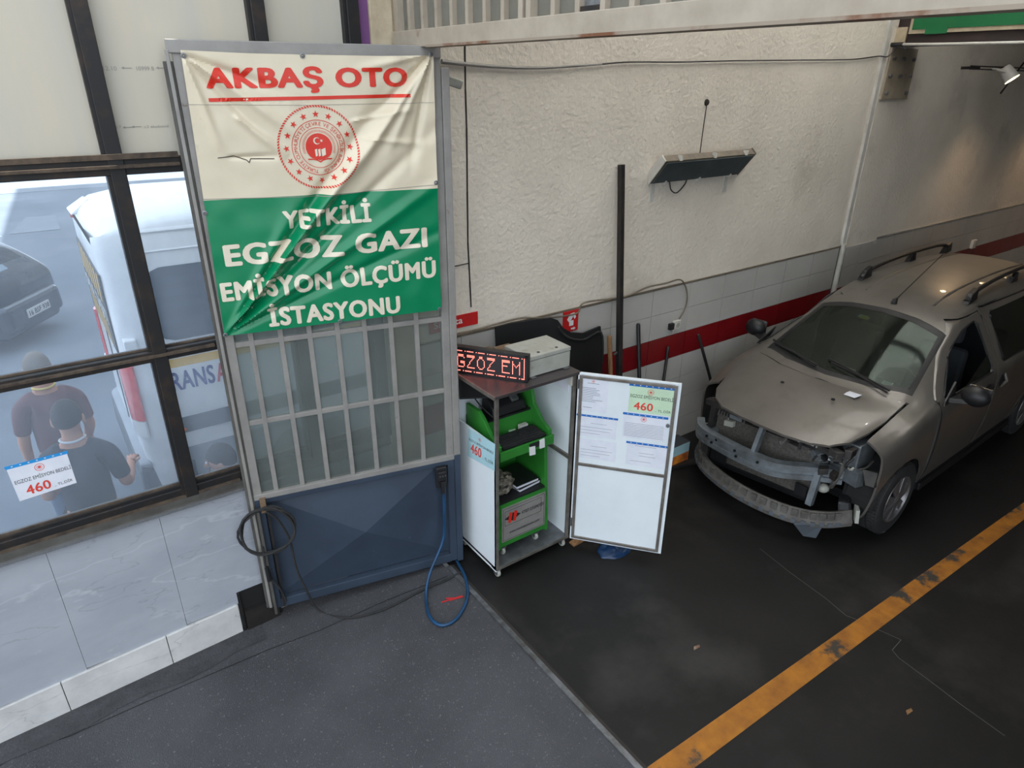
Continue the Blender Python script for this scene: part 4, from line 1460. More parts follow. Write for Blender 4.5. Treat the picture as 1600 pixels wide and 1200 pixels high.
# ================================================================== THINGS ALONG THE TILED WALL
# black bumper cover leaning on the wall
pxs = [(780, 515), (800, 508), (835, 501), (862, 497), (871, 500), (879, 512), (893, 520), (915, 522), (943, 512), (946, 560)]
bt = thing('bumper_cover', 'black plastic car bumper cover leaning against the white tiles', 'bumper', (3.2, 3.72, 0))
top = [ony(x, y, 3.79) for x, y in pxs]
mb = MB()
nT = len(top)
vsb = []
for k, p in enumerate(top):
    for j in range(9):
        t = j / 8
        z = p.z * (1 - t)
        y = 3.84 - .03 * t - .03 * math.sin(PI * t) - .05 * math.sin(PI * k / (nT - 1)) ** 2
        vsb.append((p.x, y, z))
mb.add(vsb, [(k * 9 + j, k * 9 + j + 1, (k + 1) * 9 + j + 1, (k + 1) * 9 + j) for k in range(nT - 1) for j in range(8)])
me = mod_mesh(mb.mesh('skin', bt.location), 'SOLIDIFY', thickness=.02, offset=0)
place('skin', me, 'black_matte', bt, True)
MB().tube(catmull([(p.x, 3.82 - .05 * math.sin(PI * k / (nT - 1)) ** 2, p.z - .05) for k, p in enumerate(top[4:], 4)], 5), .010, 8).build('edge_bead', 'rubber', bt, smooth=True)
# leaning bars and handles
pole = thing('steel_bar', 'tall black square steel bar leaning against the plaster wall', 'bar', (3.69, 3.47, 0))
MB().beam((3.69, 3.47, .005), (3.815, WT - .03, 2.77), .042, .042, (0, 1, 0)).build('tube', 'dark_metal', pole, bevel=.003)
MB().beam((3.76, 3.66, 1.30), (3.68, 3.64, 1.29), .012, .012).build('welded_tab', 'steel', pole)
for (a, b, r_, m, nm, lab) in (((3.79, 3.62, .0), (3.80, WT - .05, 1.375), .02, 'wood', 'wooden_stake', 'thick pale wooden handle beside the black bumper cover'),
                              ((4.12, 3.60, .0), (4.165, WT - .03, 1.405), .018, 'black_plastic', 'broom_handle', 'black broom handle right of the tall steel bar'),
                              ((4.50, 3.79, .0), (4.60, WT - .03, 1.095), .014, 'dark_metal', 'shovel_handle', 'short brownish tool handle leaning below the wall socket'),
                              ((5.545, WT - .10, .0), (5.02, WT - .03, 1.125), .015, 'dark_metal', 'mop_handle', 'dark slanting mop handle in front of the damaged car')):
    t = thing(nm, lab, 'handle', a)
    A_, B_ = Vector(a), Vector(b)
    dv = (B_ - A_).normalized()
    MB().tube([A_ + dv * .02, A_ + dv * .1, B_ - dv * .01, B_], [r_ * 1.15, r_, r_, r_ * .6], 10).build('shaft', m, t, smooth=True)
    if nm != 'wooden_stake':
        MB().box(a[0] - .13, a[0] + .13, a[1] - .03, a[1] + .03, .002, .05).build('head', 'black_plastic', t, bevel=.008)
# signs on the wall
sg = thing('fuse_sign', 'small red wall sign reading Sigorta behind the gate leaf', 'sign', (2.29, WT, 1.73))
MB().box(2.09, 2.493, WT - .010, WT - .003, 1.732, 1.828).build('plate', 'red_sign', sg, bevel=.002)
letters(MB(), 'Sigorta', flat((2.125, WT - .0115, 1.765), (1, 0, 0), (0, 0, 1)), .235, .048, .01).build('lettering', 'print_white', sg)
sg = thing('extinguisher_sign', 'red fire extinguisher sign on the tiles above the bumper cover', 'sign', (3.38, WT - .012, 1.49))
MB().box(3.30, 3.462, WT - .020, WT - .013, 1.49, 1.668).build('plate', 'red_sign', sg, bevel=.002)
pg = MB()
yy = WT - .0215
for poly in ([(3.34, 1.60), (3.375, 1.645), (3.415, 1.65), (3.435, 1.61), (3.42, 1.59), (3.405, 1.62), (3.385, 1.59), (3.36, 1.575)], [(3.365, 1.585), (3.41, 1.585), (3.41, 1.54), (3.365, 1.54)], [(3.385, 1.52), (3.415, 1.52), (3.415, 1.527), (3.435, 1.512), (3.415, 1.498), (3.415, 1.505), (3.385, 1.505)]):
    pg.add([(x, yy, z) for x, z in poly], [tuple(range(len(poly)))])
pg.build('pictogram', 'print_white', sg)
# wall socket with lead along the ledge
so = thing('wall_socket', 'double wall socket with a loose cable on the white tiles', 'socket', (4.66, WT, 1.24))
MB().box(4.585, 4.64, WT - .045, WT - .012, 1.255, 1.315).build('dark_back_box', 'black_plastic', so, bevel=.003)
MB().box(4.645, 4.735, WT - .04, WT - .012, 1.245, 1.33).build('faceplate', 'white_plastic', so, bevel=.004)
MB().cyl((4.69, WT - .04, 1.288), (4.69, WT - .043, 1.288), .024, 16).build('outlet', 'grey_box', so)
MB().tube([(4.633, WT - .045, 1.25), (4.636, WT - .03, 1.21)], .006, 6).build('loose_wire', 'white_plastic', so)
pts = [ony(x, y, WT - .025) for x, y in ((704, 524), (745, 515), (770, 508), (815, 497), (850, 497), (900, 490), (914, 473), (975, 464), (1012, 449), (1040, 443), (1062, 437), (1071, 447), (1074, 465), (1070, 483), (1061, 499))]
tag(MB().tube(catmull(pts, 6), .007, 6).build('wall_cable', 'lamp_body', None, smooth=True), 'thin dusty cable running along the tile ledge to the wall socket', 'cable')
pts = [ony(x, y, WT - .02) for x, y in ((690, 96), (725, 100), (790, 105), (850, 106), (930, 101), (985, 97), (1060, 97), (1150, 95), (1250, 94), (1330, 93), (1372, 88))]
pts += [Vector((7.40, WT - .06, 3.60)), Vector((7.46, WT - .10, 3.70))]
oc = thing('overhead_cable', 'grey cable sagging across the upper plaster wall', 'cable', pts[0])
cp = catmull(pts, 6)
MB().tube(cp[:26], [.014 - .0003 * k for k in range(26)], 8).build('conduit', 'gate_grey', oc, smooth=True)
MB().tube(cp[25:], .006, 6).build('lead', 'dark_metal', oc, smooth=True)
# floodlight on the wall
la = thing('wall_floodlight', 'long grey floodlight fixture tilted down on the plaster wall', 'light fixture', (4.75, WT, 2.6))
F0, F1 = 4.165, 5.30
sec_ = [(WT - .012, 2.595), (WT - .165, 2.785), (WT - .125, 2.825), (WT - .012, 2.70)]
MB().prism([(F0, y, z) for y, z in sec_], (F1 - F0, 0, 0)).build('housing', 'lamp_body', la, bevel=.004)
MB().prism([(F0 - .012, y, z) for y, z in ((WT - .008, 2.585), (WT - .172, 2.788), (WT - .125, 2.832), (WT - .008, 2.70))], (.012, 0, 0)).build('end_cap', 'white_plastic', la, bevel=.003)
MB().prism([(F1, y, z) for y, z in ((WT - .008, 2.585), (WT - .172, 2.788), (WT - .125, 2.832), (WT - .008, 2.70))], (.012, 0, 0)).build('end_cap', 'lamp_body', la, bevel=.003)
nv = Vector((0, -.19, -.153)).normalized()
a_, b_ = Vector((0, WT - .022, 2.605)), Vector((0, WT - .158, 2.775))
q = [a_ + nv * .003, b_ + nv * .003]
MB().hexa([(F0 + .02, q[0].y, q[0].z), (F1 - .02, q[0].y, q[0].z), (F1 - .02, q[1].y, q[1].z), (F0 + .02, q[1].y, q[1].z)], [(F0 + .02, q[0].y + nv.y * .006, q[0].z + nv.z * .006), (F1 - .02, q[0].y + nv.y * .006, q[0].z + nv.z * .006), (F1 - .02, q[1].y + nv.y * .006, q[1].z + nv.z * .006), (F0 + .02, q[1].y + nv.y * .006, q[1].z + nv.z * .006)]).build('cover_glass', 'lamp_glass', la)
for x in (F0 + .16, F0 + .58, F1 - .14):
    for (y, z) in ((WT - .16, 2.80), (WT - .02, 2.60)):
        MB().box(x, x + .018, y - .02, y + .02, z - .02, z + .02).build('clip', 'white_plastic', la)
for x in (F0 + .0, F1 - .20):
    MB().box(x + .03, x + .075, WT - .006, WT, 2.45, 2.60).build('wall_bracket', 'white_plastic', la)
MB().tube(catmull([(F0 + .22, WT - .03, 2.60), (F0 + .26, WT - .02, 2.53), (F0 + .34, WT - .015, 2.50), (F0 + .42, WT - .02, 2.56), (F0 + .43, WT - .03, 2.60)], 6), .005, 6).build('cord', 'rubber', la, smooth=True)
# small camera
cc = thing('security_camera', 'small grey security camera on the wall behind the gate top', 'camera', (2.28, WT - .01, 3.33))
MB().obox((2.27, WT - .11, 3.345), Vector((.6, -.5, -.25)).normalized() * .06, Vector((.5, .6, 0)).normalized() * .026, Vector((.25 * .6, -.25 * .5, .61)).normalized() * .026).build('housing', 'grey_box', cc, bevel=.006)
MB().obox((2.297, WT - .133, 3.334), Vector((.6, -.5, -.25)).normalized() * .004, Vector((.5, .6, 0)).normalized() * .019, Vector((.15, -.125, .61)).normalized() * .019).build('lens_window', 'black_matte', cc)
MB().tube([(2.25, WT, 3.37), (2.255, WT - .09, 3.36)], .012, 8).build('arm', 'white_plastic', cc)

# overhead beam with green sign, tube and track lamps -------------------
bm_ = struct(MB().box(7.52, 7.92, -8, WT - .02, 3.70, 4.02).build('roof_beam', 'brown_beam'))
MB().box(7.50, 7.60, WT - .14, WT - .03, 3.70, 3.86).build('beam_shoe', 'wood_post', bm_)
g0 = onx(1418, 53, 7.47)
gs = thing('green_sign_board', 'long plain green board with cream edge fixed on the brown roof beam', 'sign', (7.49, g0.y - 1.5, g0.z))
MB().box(7.485, 7.515, -2.6, g0.y, g0.z, g0.z + .62).build('backing', 'wood_post', gs)
MB().box(7.475, 7.485, -2.57, g0.y - .03, g0.z + .035, g0.z + .59).build('green_face', 'sign_green', gs)
MB().box(7.473, 7.4755, g0.y - .36, g0.y - .16, g0.z - .01, g0.z + .06).build('loose_flap', 'sign_green', gs)
tb = [onx(x, y, 7.46) for x, y in ((1408, 69.5), (1470, 69), (1540, 67.5), (1610, 66))]
tb.append(tb[-1] + (tb[-1] - tb[-2]) * 4)
tl_ = thing('white_tube', 'thin white tube strung below the green board', 'tube', tb[0])
MB().tube(catmull(tb, 5), .013, 10).build('tube', 'white_pipe', tl_, smooth=True)
MB().tube([tb[0] + Vector((0, .10, .0)), tb[0] + Vector((0, -.02, 0))], .02, 10).build('end_sleeve', 'rubber', tl_)
MB().tube(catmull([tb[0] + Vector((0, .08, 0)), Vector((7.45, WT - .2, 3.66)), Vector((7.46, WT - .10, 3.70))], 5), .007, 6).build('end_lead', 'rubber', tl_)
TY, TZ = WT - .20, 3.505
trk = thing('lamp_track', 'dark double rail carrying the spot lamps on the right wall', 'track', (9.1, TY, TZ))
x0t = ony(1516, 107, TY).x
for dz in (0, .03):
    MB().beam((x0t, TY, TZ + dz), (15.5, TY, TZ + dz), .012, .014).build('rail', 'dark_metal', trk)
for x in (x0t + .25, 12.2, 15):
    MB().beam((x, TY, TZ + .015), (x, WT, TZ + .015), .012, .03).build('wall_stay', 'dark_metal', trk)
MB().beam((10.55, TY + .02, TZ + .16), (10.25, TY + .10, TZ - .26), .014, .014).build('diagonal_stay', 'dark_metal', trk)
for k, (xl, lab) in enumerate(((ony(1567, 112, TY - .06).x, 'lit white cone spot lamp on the wall track'), (11.9, 'second white spot lamp further along the wall track'), (13.6, 'last white spot lamp at the far end of the wall track'))):
    sp = thing('spot_lamp', lab, 'lamp', (xl, TY - .06, TZ - .05), group='spot lamps on the track')
    c0 = Vector((xl, TY - .07, TZ + .02))
    ax = Vector((.10, -.62, -.72)).normalized()
    MB().lathe([(.0, -.01), (.055, -.005), (.062, .01), (.082, .16), (.078, .16), (.058, .02), (0, .01)], c0, ax, 24).build('shade', 'white_plastic', sp, smooth=True)
    MB().lathe([(0, .128), (.04, .127), (.076, .125)], c0, ax, 20).build('bulb', 'bulb', sp, smooth=True)
    MB().tube([(xl - .17, TY, TZ + .012), (xl - .10, TY - .02, TZ + .005), c0 + ax * .06 + Vector((-.06, -.01, 0))], .012, 8).build('arm', 'white_plastic', sp, smooth=True)
    ld_ = bpy.data.lights.new('spot', 'SPOT')
    ld_.energy = 36
    ld_.color = (1, .66, .38)
    ld_.spot_size = math.radians(150)
    ld_.spot_blend = 1.0
    ld_.shadow_soft_size = .05
    lo = bpy.data.objects.new('spot_light', ld_)
    C.objects.link(lo)
    lo.location = c0 + ax * .19
    lo.rotation_euler = ax.to_track_quat('-Z', 'Y').to_euler()

# odds and ends on the floor ------------------------------------------------
t = thing('printed_can', 'box with an orange sunset print standing by the tiled wall', 'box', (4.53, 3.50, 0))
c4 = onz(1074, 722)
MB().box(c4.x - .24, c4.x, c4.y, c4.y + .16, .002, .235).build('carton', 'van_black', t)
MB().box(c4.x - .235, c4.x - .004, c4.y - .002, c4.y, .01, .13).build('sunset_lower', 'sunset', t)
MB().box(c4.x - .235, c4.x - .004, c4.y - .002, c4.y, .13, .23).build('sunset_sky', 'paper_cyan', t)
p, q = onz(1030, 733, .02), onz(1094, 719, .02)
tag(MB().beam(p, q, .06, .035).build('floor_plank', 'dark_metal', None, bevel=.003), 'dark plank lying on the floor beside the sunset print box', 'plank')
c = Vector((3.13, 2.93, .002))
tag(MB().grid(lambda a, b: c + Vector((math.cos(2 * PI * a) * math.sin(PI * b / 2 + .001) * .15, math.sin(2 * PI * a) * math.sin(PI * b / 2 + .001) * .11, math.cos(PI * b / 2) * .05 * (.75 + .5 * noise.noise((math.cos(2 * PI * a) * 3 * b, math.sin(2 * PI * a) * 3 * b, 2.)))))  + Vector((.02 * noise.noise((math.cos(2 * PI * a) * 2, math.sin(2 * PI * a) * 2, b)) * b, 0, 0)), 32, 10).build('blue_bag', 'water_blue', None, smooth=True), 'flattened blue plastic bag on the floor under the cabinet door', 'bag')
c = onz(905, 846)
tag(MB().hexa([(c.x - .08, c.y - .03, .001), (c.x + .07, c.y - .02, .001), (c.x + .07, c.y + .03, .001), (c.x - .08, c.y + .03, .001)], [(c.x - .08, c.y - .03, .012), (c.x + .07, c.y - .02, .05), (c.x + .07, c.y + .03, .05), (c.x - .08, c.y + .03, .012)]).build('wooden_wedge', 'wood', None), 'small wooden wedge on the floor next to the cabinet castor', 'wedge')

sw_p = ony(1519, 381, WT - .012)
sws = thing('light_switch', 'small white switch box on the tiles behind the car roof', 'switch', sw_p)
MB().box(sw_p.x - .06, sw_p.x + .06, WT - .05, WT - .012, sw_p.z - .06, sw_p.z + .06).build('box', 'white_plastic', sws, bevel=.006)
MB().box(sw_p.x + .005, sw_p.x + .05, WT - .054, WT - .05, sw_p.z - .04, sw_p.z + .04).build('rocker', 'grey_box', sws, bevel=.003)
for k, (px, py, m, lab) in enumerate(((1379, 831, 'print_white', 'white paint chip on the floor below the car wheel'), (1088, 1012, 'rust', 'dry brown leaf on the dark floor left of the lane line'), (1420, 1112, 'wood', 'thin wooden splinter right of the lane line'))):
    q_ = onz(px, py, .002)
    tag(MB().hexa([q_ + Vector((-.03, -.006, 0)), q_ + Vector((.02, -.012, 0)), q_ + Vector((.035, .004, 0)), q_ + Vector((-.01, .012, 0))], [q_ + Vector((-.03, -.006, .004)), q_ + Vector((.02, -.012, .006)), q_ + Vector((.035, .004, .003)), q_ + Vector((-.01, .012, .007))]).build(('paint_chip', 'dry_leaf', 'splinter')[k], m, None), lab, ('chip', 'leaf', 'splinter')[k])

# ================================================================== DAMAGED SILVER CAR
def interp(tab, u):
    if u <= tab[0][0]:
        return tab[0][1]
    for (a, x), (b, y) in zip(tab, tab[1:]):
        if u <= b:
            t = (u - a) / (b - a)
            return x + (y - x) * t
    return tab[-1][1]


def smooth_tab(tab):
    pts = catmull([(a, b, 0) for a, b in tab], 6)
    return [(p.x, p.y) for p in pts]


def shell(tabs, us, per=4, rear_cap=True, secfn=None):
    """loft of half sections mirrored left/right; returns an open-bottom surface mesh builder"""
    rows = []
    for u in us:
        half = catmull([(0, y, z) for y, z in secfn(tabs, u)], per)
        full = [(u, -p.y, p.z) for p in half] + [(u, p.y, p.z) for p in reversed(half[:-1])]
        rows.append(full)
    nv = len(rows[0])
    mb = MB()
    vs = [p for r_ in rows for p in r_]
    fs = [(i * nv + j, i * nv + j + 1, (i + 1) * nv + j + 1, (i + 1) * nv + j) for i in range(len(rows) - 1) for j in range(nv - 1)]
    if rear_cap:
        k = (len(rows) - 1) * nv
        for j in range(nv // 2):
            a, b = k + j, k + j + 1
            c_, d_ = k + nv - 1 - j, k + nv - 2 - j
            fs.append((a, b, d_, c_) if b != d_ else (a, b, c_))
    return mb.add(vs, fs)


CT = dict(
    zc=smooth_tab([(-.76, .78), (-.70, .845), (-.60, .895), (-.3, .98), (-.05, 1.03), (.14, 1.06), (.55, 1.265), (.98, 1.475), (1.2, 1.555), (1.5, 1.625), (2.0, 1.66), (2.6, 1.665), (3.2, 1.645), (3.44, 1.60), (3.52, 1.45)]),
    we=smooth_tab([(-.76, .50), (-.6, .60), (-.4, .655), (-.1, .69), (.1, .695), (.28, .69), (.65, .635), (1.0, .59), (1.5, .565), (2.2, .56), (3.0, .555), (3.44, .54), (3.52, .50)]),
    ze=smooth_tab([(-.76, .74), (-.6, .83), (-.4, .885), (-.1, .955), (.1, 1.005), (.28, 1.05), (.65, 1.235), (1.0, 1.405), (1.25, 1.485), (1.5, 1.535), (2.0, 1.565), (2.6, 1.57), (3.2, 1.55), (3.44, 1.51), (3.52, 1.38)]),
    zb=smooth_tab([(-.76, .58), (-.6, .70), (-.3, .835), (0, .93), (.3, .985), (.6, 1.01), (1.5, 1.045), (2.6, 1.075), (3.52, 1.09)]),
    m=smooth_tab([(-.76, .78), (-.6, .88), (-.4, .945), (-.15, .985), (.1, 1.), (1.5, 1.), (2.8, 1.), (3.3, .985), (3.52, .94)]))


def car_sec(T, u):
    zc, we, ze, zb, m = [interp(T[k], u) for k in ('zc', 'we', 'ze', 'zb', 'm')]
    return [(.66 * m, .20), (.80 * m, .225), (.856 * m, .40), (.870 * m, .62), (.866 * m, .62 + (zb - .62) * .6), (.846 * m, zb), ((.846 * m * .45 + we * .55) + .02, zb * .45 + ze * .55), (we, ze), (we * .82, ze + (zc - ze) * .55), (we * .45, ze + (zc - ze) * .88), (0, zc)]


us = [-.76, -.73, -.70, -.65, -.58, -.5, -.4, -.3, -.2, -.1, 0, .08, .16, .24, .32, .42, .52, .62, .72, .82, .92, 1.0, 1.1, 1.2, 1.3, 1.4, 1.5, 1.7, 1.9, 2.1, 2.3, 2.5, 2.7, 2.9, 3.1, 3.25, 3.36, 3.44, 3.49, 3.52]
surf = shell(CT, us, 4, True, car_sec).mesh('surf')
thick = mod_mesh(surf, 'SOLIDIFY', thickness=.016, offset=-1)
thin0 = surf.copy()
for v in thin0.vertices:
    v.co -= v.normal * .004
thin = mod_mesh(thin0, 'SOLIDIFY', thickness=.004, offset=-1)


def prism_side(poly, side=0, e=0.):
    """cutter along the car's width from a (u, z) outline; side -1/+1 limits it to one half"""
    y0, y1 = (-1.2, 1.2) if side == 0 else ((-1.2, -.3) if side < 0 else (.3, 1.2))
    return MB().prism([(u, y0, z) for u, z in poly], (0, y1 - y0, 0)).mesh('cut')


def prism_plan(poly, z0=.72, z1=2.2):
    return MB().prism([(u, y, z0) for u, y in poly], (0, 0, z1 - z0)).mesh('cut')


def grow(poly, e):
    cx = sum(p[0] for p in poly) / len(poly)
    cz = sum(p[1] for p in poly) / len(poly)
    return [(cx + (x - cx) * (1 + e / max(.05, math.hypot(x - cx, z - cz))), cz + (z - cz) * (1 + e / max(.05, math.hypot(x - cx, z - cz)))) for x, z in poly]


def rounded(poly, r_=.05, n=4):
    P = [Vector((x, y)) for x, y in poly]
    out = []
    for i in range(len(P)):
        a, b, c_ = P[i - 1], P[i], P[(i + 1) % len(P)]
        d1, d2 = (a - b).normalized(), (c_ - b).normalized()
        k = min(r_, (a - b).length * .45, (c_ - b).length * .45)
        p, q = b + d1 * k, b + d2 * k
        for j in range(n + 1):
            t = j / n
            out.append(tuple(p * (1 - t) ** 2 + b * 2 * t * (1 - t) + q * t * t))
    return out


car = thing('damaged_car', 'dusty silver van style car missing its front bumper parked along the tiled wall', 'car', (5.107, 2.66, 0), .026)
ws_o = [(.30, -.66), (.20, -.40), (.155, 0), (.20, .40), (.30, .66), (.62, .61), (.97, .555), (1.02, .3), (1.035, 0), (1.02, -.3), (.97, -.555), (.62, -.61)]
ws_i = [(.34, -.61), (.25, -.38), (.21, 0), (.25, .38), (.34, .61), (.62, .565), (.92, .515), (.965, .28), (.975, 0), (.965, -.28), (.92, -.515), (.62, -.565)]
hood_o = [(-.70, 0), (-.695, -.2), (-.66, -.40), (-.60, -.52), (-.48, -.605), (-.3, -.65), (-.1, -.672), (.20, -.672), (.17, -.62), (.09, -.38), (.05, 0), (.09, .38), (.17, .62), (.20, .672), (-.1, .672), (-.3, .65), (-.48, .605), (-.60, .52), (-.67, .40), (-.695, .2)]
hood_b = [(-1.2, -.66), (-.1, -.678), (.225, -.68), (.19, -.62), (.11, -.38), (.07, 0), (.11, .38), (.19, .62), (.225, .68), (-.1, .678), (-1.2, .66)]
win1 = rounded([(.50, 1.035), (1.43, 1.06), (1.40, 1.475), (1.15, 1.44), (.86, 1.30)], .05)
win2 = rounded([(1.66, 1.085), (2.58, 1.10), (2.55, 1.50), (1.66, 1.50)], .06)
win3 = rounded([(2.74, 1.10), (3.30, 1.12), (3.22, 1.49), (2.72, 1.50)], .06)
door1 = [(.42, .30), (1.44, .27), (1.535, .62), (1.53, 1.08), (1.50, 1.53), (1.12, 1.49), (.80, 1.33), (.42, 1.05), (.45, .70)]
door2 = [(1.47, .29), (2.30, .29), (2.42, .52), (2.62, .66), (2.65, 1.54), (1.55, 1.55), (1.56, 1.08), (1.565, .62)]


def arch(cu, r_=.355, n=22):
    return [(cu + r_ * math.cos(PI * 2 * k / n), .325 + r_ * math.sin(PI * 2 * k / n)) for k in range(n)]


body = thick
for c_ in (prism_plan(ws_o, 1.0), prism_plan(hood_b, .60), MB().box(-1.2, -.36, -1.2, 1.2, 0, 2).mesh('cut'), prism_side(arch(0)), prism_side(arch(2.81))):
    body = bool_mesh(body, c_, 'DIFFERENCE')
hood = bool_mesh(thick, prism_plan(hood_o, .60), 'INTERSECT')
parts = []
for dr in (door1, door2):
    for side in (-1, 1):
        parts.append(bool_mesh(body, prism_side(grow(dr, -.006), side), 'INTERSECT'))
for dr in (door1, door2):
    body = bool_mesh(body, prism_side(grow(dr, .009)), 'DIFFERENCE')
body = bool_mesh(body, prism_side(win3), 'DIFFERENCE')
place('body_shell', body, 'silver', car, True)
for k, p in enumerate(parts):
    wn = win1 if k < 2 else win2
    p = bool_mesh(p, prism_side(wn), 'DIFFERENCE')
    place('front_door' if k < 2 else 'sliding_door', p, 'silver', car, True)
for wn, nm in ((win1, 'front_window'), (win2, 'rear_window'), (win3, 'quarter_window')):
    for side in (-1, 1):
        if nm == 'front_window' and side < 0:
            continue                                  # driver's window is wound down
        place(nm, bool_mesh(thin, prism_side(grow(wn, .012), side), 'INTERSECT'), 'car_glass', car, True)
drv = [(.52, 1.04), (1.43, 1.06), (1.425, 1.14), (.80, 1.07)]
place('lowered_window', bool_mesh(thin, prism_side([(.75, 1.03), (1.42, 1.05), (1.425, 1.20), (.95, 1.06)], -1), 'INTERSECT'), 'car_glass', car, True)
wsb = bool_mesh(thin, prism_plan(ws_o, 1.0), 'INTERSECT')
place('windscreen', bool_mesh(wsb, prism_plan(ws_i, 1.0), 'INTERSECT'), 'car_glass', car, True)
place('windscreen_surround', bool_mesh(wsb, prism_plan(ws_i, 1.0), 'DIFFERENCE'), 'black_plastic', car, True)
ho = place('hood', hood, 'silver', car, True)
ho.location = (0, 0, .02)
ho.rotation_euler = (0, math.radians(-1.2), 0)


def side_y(u, z):
    """half width of the body at (u, z)"""
    pr = catmull([(0, y, zz_) for y, zz_ in car_sec(CT, u)], 4)
    best = min(pr[:30], key=lambda p: abs(p.z - z))
    return best.y


def cpart(mb, nm, m, parent=None, smooth=False, bevel=0.):
    return mb.build(nm, m, parent or car, smooth, bevel, local=True)


# black tubes drawing the shade inside the panel gaps round the doors
for sd in (-1, 1):
    for path, r_ in (([(.425, 1.04), (.425, .95), (.44, .80), (.445, .62), (.43, .45), (.425, .32)], .012), ([(1.515, 1.50), (1.53, 1.3), (1.545, 1.08), (1.55, .85), (1.55, .62), (1.51, .45), (1.455, .29)], .006), ([(2.66, 1.52), (2.665, 1.1), (2.655, .70)], .006), ([(1.6, 1.555), (2.1, 1.56), (2.62, 1.555)], .006)):
        cpart(MB().tube([(u, sd * (side_y(u, z) - .004), z) for u, z in path], r_, 6), 'panel_gap_shade', 'black_matte', smooth=True)
    cpart(MB().tube([(.405, sd * (side_y(.405, z) - .006), z) for z in (.92, .74, .56, .40)], .009, 6), 'door_jamb', 'galv', smooth=True)
# black window rubbers on the visible side
for wn in (win1, win2, win3):
    for sd in (-1, 1):
        cpart(MB().tube([(u, sd * (side_y(u, z) - .002), z) for u, z in grow(wn, .004)], .008, 6, True), 'window_rubber', 'black_plastic', smooth=True)
# hood holes and scrap of paper on it
for u, y in ((-.20, .16), (-.18, -.28)):
    zc_ = interp(CT['zc'], u) + .012
    cpart(MB().lathe([(0, 0), (.014, 0), (.016, -.01)], (u, y, zc_ + .012), (0, 0, 1), 12), 'hood_hole', 'black_matte', ho)
cpart(MB().obox((.0, -.34, 1.035), (.035, -.01, .006), (.01, .055, -.006), (0, 0, .001)), 'paper_scrap', 'paper', ho)
# cowl panel and wipers
cpart(MB().hexa([(.03, -.57, 1.0), (.19, -.60, 1.02), (.14, 0, 1.02), (.0, 0, 1.0)], [(.06, -.57, 1.025), (.24, -.60, 1.04), (.19, 0, 1.062), (.03, 0, 1.035)]), 'cowl_panel', 'black_plastic')
cpart(MB().hexa([(.0, 0, 1.0), (.14, 0, 1.02), (.19, .60, 1.02), (.03, .57, 1.0)], [(.03, 0, 1.035), (.19, 0, 1.062), (.24, .60, 1.04), (.06, .57, 1.025)]), 'cowl_panel', 'black_plastic')


def ws_z(u, y):
    pr = catmull([(0, a, b) for a, b in car_sec(CT, u)], 4)
    return min(pr[26:], key=lambda p: abs(p.y - abs(y))).z


for (u0, y0, u1, y1) in ((.16, .10, .33, .60), (.18, -.52, .27, .02)):
    wp = cpart(MB().tube([(u0, y0, ws_z(max(u0, .2), y0) + .02), ((u0 + u1) / 2, (y0 + y1) / 2, ws_z((u0 + u1) / 2, (y0 + y1) / 2) + .035), (u1, y1, ws_z(u1, y1) + .02)], .008, 6), 'wiper', 'black_plastic')
    cpart(MB().beam((u0 + .03, y0, ws_z(u0 + .06, y0) + .012), (u1 + .04, y1 + .05, ws_z(u1 + .04, y1) + .012), .012, .016), 'wiper_blade', 'rubber', wp)
# roof rails, roof ribs, aerial
for sd in (-1, 1):
    y = sd * .475
    pts = catmull([(1.46, y, 1.60), (1.58, y * .99, 1.655), (2.0, y * .985, 1.70), (2.55, y * .98, 1.715), (3.1, y * .985, 1.705), (3.36, y * .99, 1.67), (3.46, y, 1.61)], 6)
    rl = cpart(MB().tube(pts, [.026] * 3 + [.018] * (len(pts) - 6) + [.026] * 3, 8), 'roof_rail', 'black_plastic', smooth=True)
    for u in (1.53, 2.48, 3.38):
        cpart(MB().hexa([(u - .09, y - .03, 1.575), (u + .09, y - .03, 1.60), (u + .09, y + .03, 1.60), (u - .09, y + .03, 1.575)], [(u - .03, y - .022, 1.665), (u + .08, y - .022, 1.70), (u + .08, y + .022, 1.70), (u - .03, y + .022, 1.665)]), 'rail_foot', 'black_plastic', rl, bevel=.006)
    cpart(MB().tube([(u, sd * .30, interp(CT['zc'], u) - .022) for u in (1.25, 1.5, 1.8, 2.2, 2.6, 3.0, 3.3)], .016, 8), 'roof_rib', 'silver', smooth=True)
aer = cpart(MB().tube([(1.12, -.02, 1.53), (1.13, -.02, 1.56), (1.16, -.018, 1.57)], [.028, .022, .012], 10), 'aerial_base', 'black_plastic', smooth=True)
cpart(MB().tube([(1.15, -.02, 1.565), (1.95, -.01, 1.86)], [.006, .004], 6), 'aerial_rod', 'black_plastic', aer)
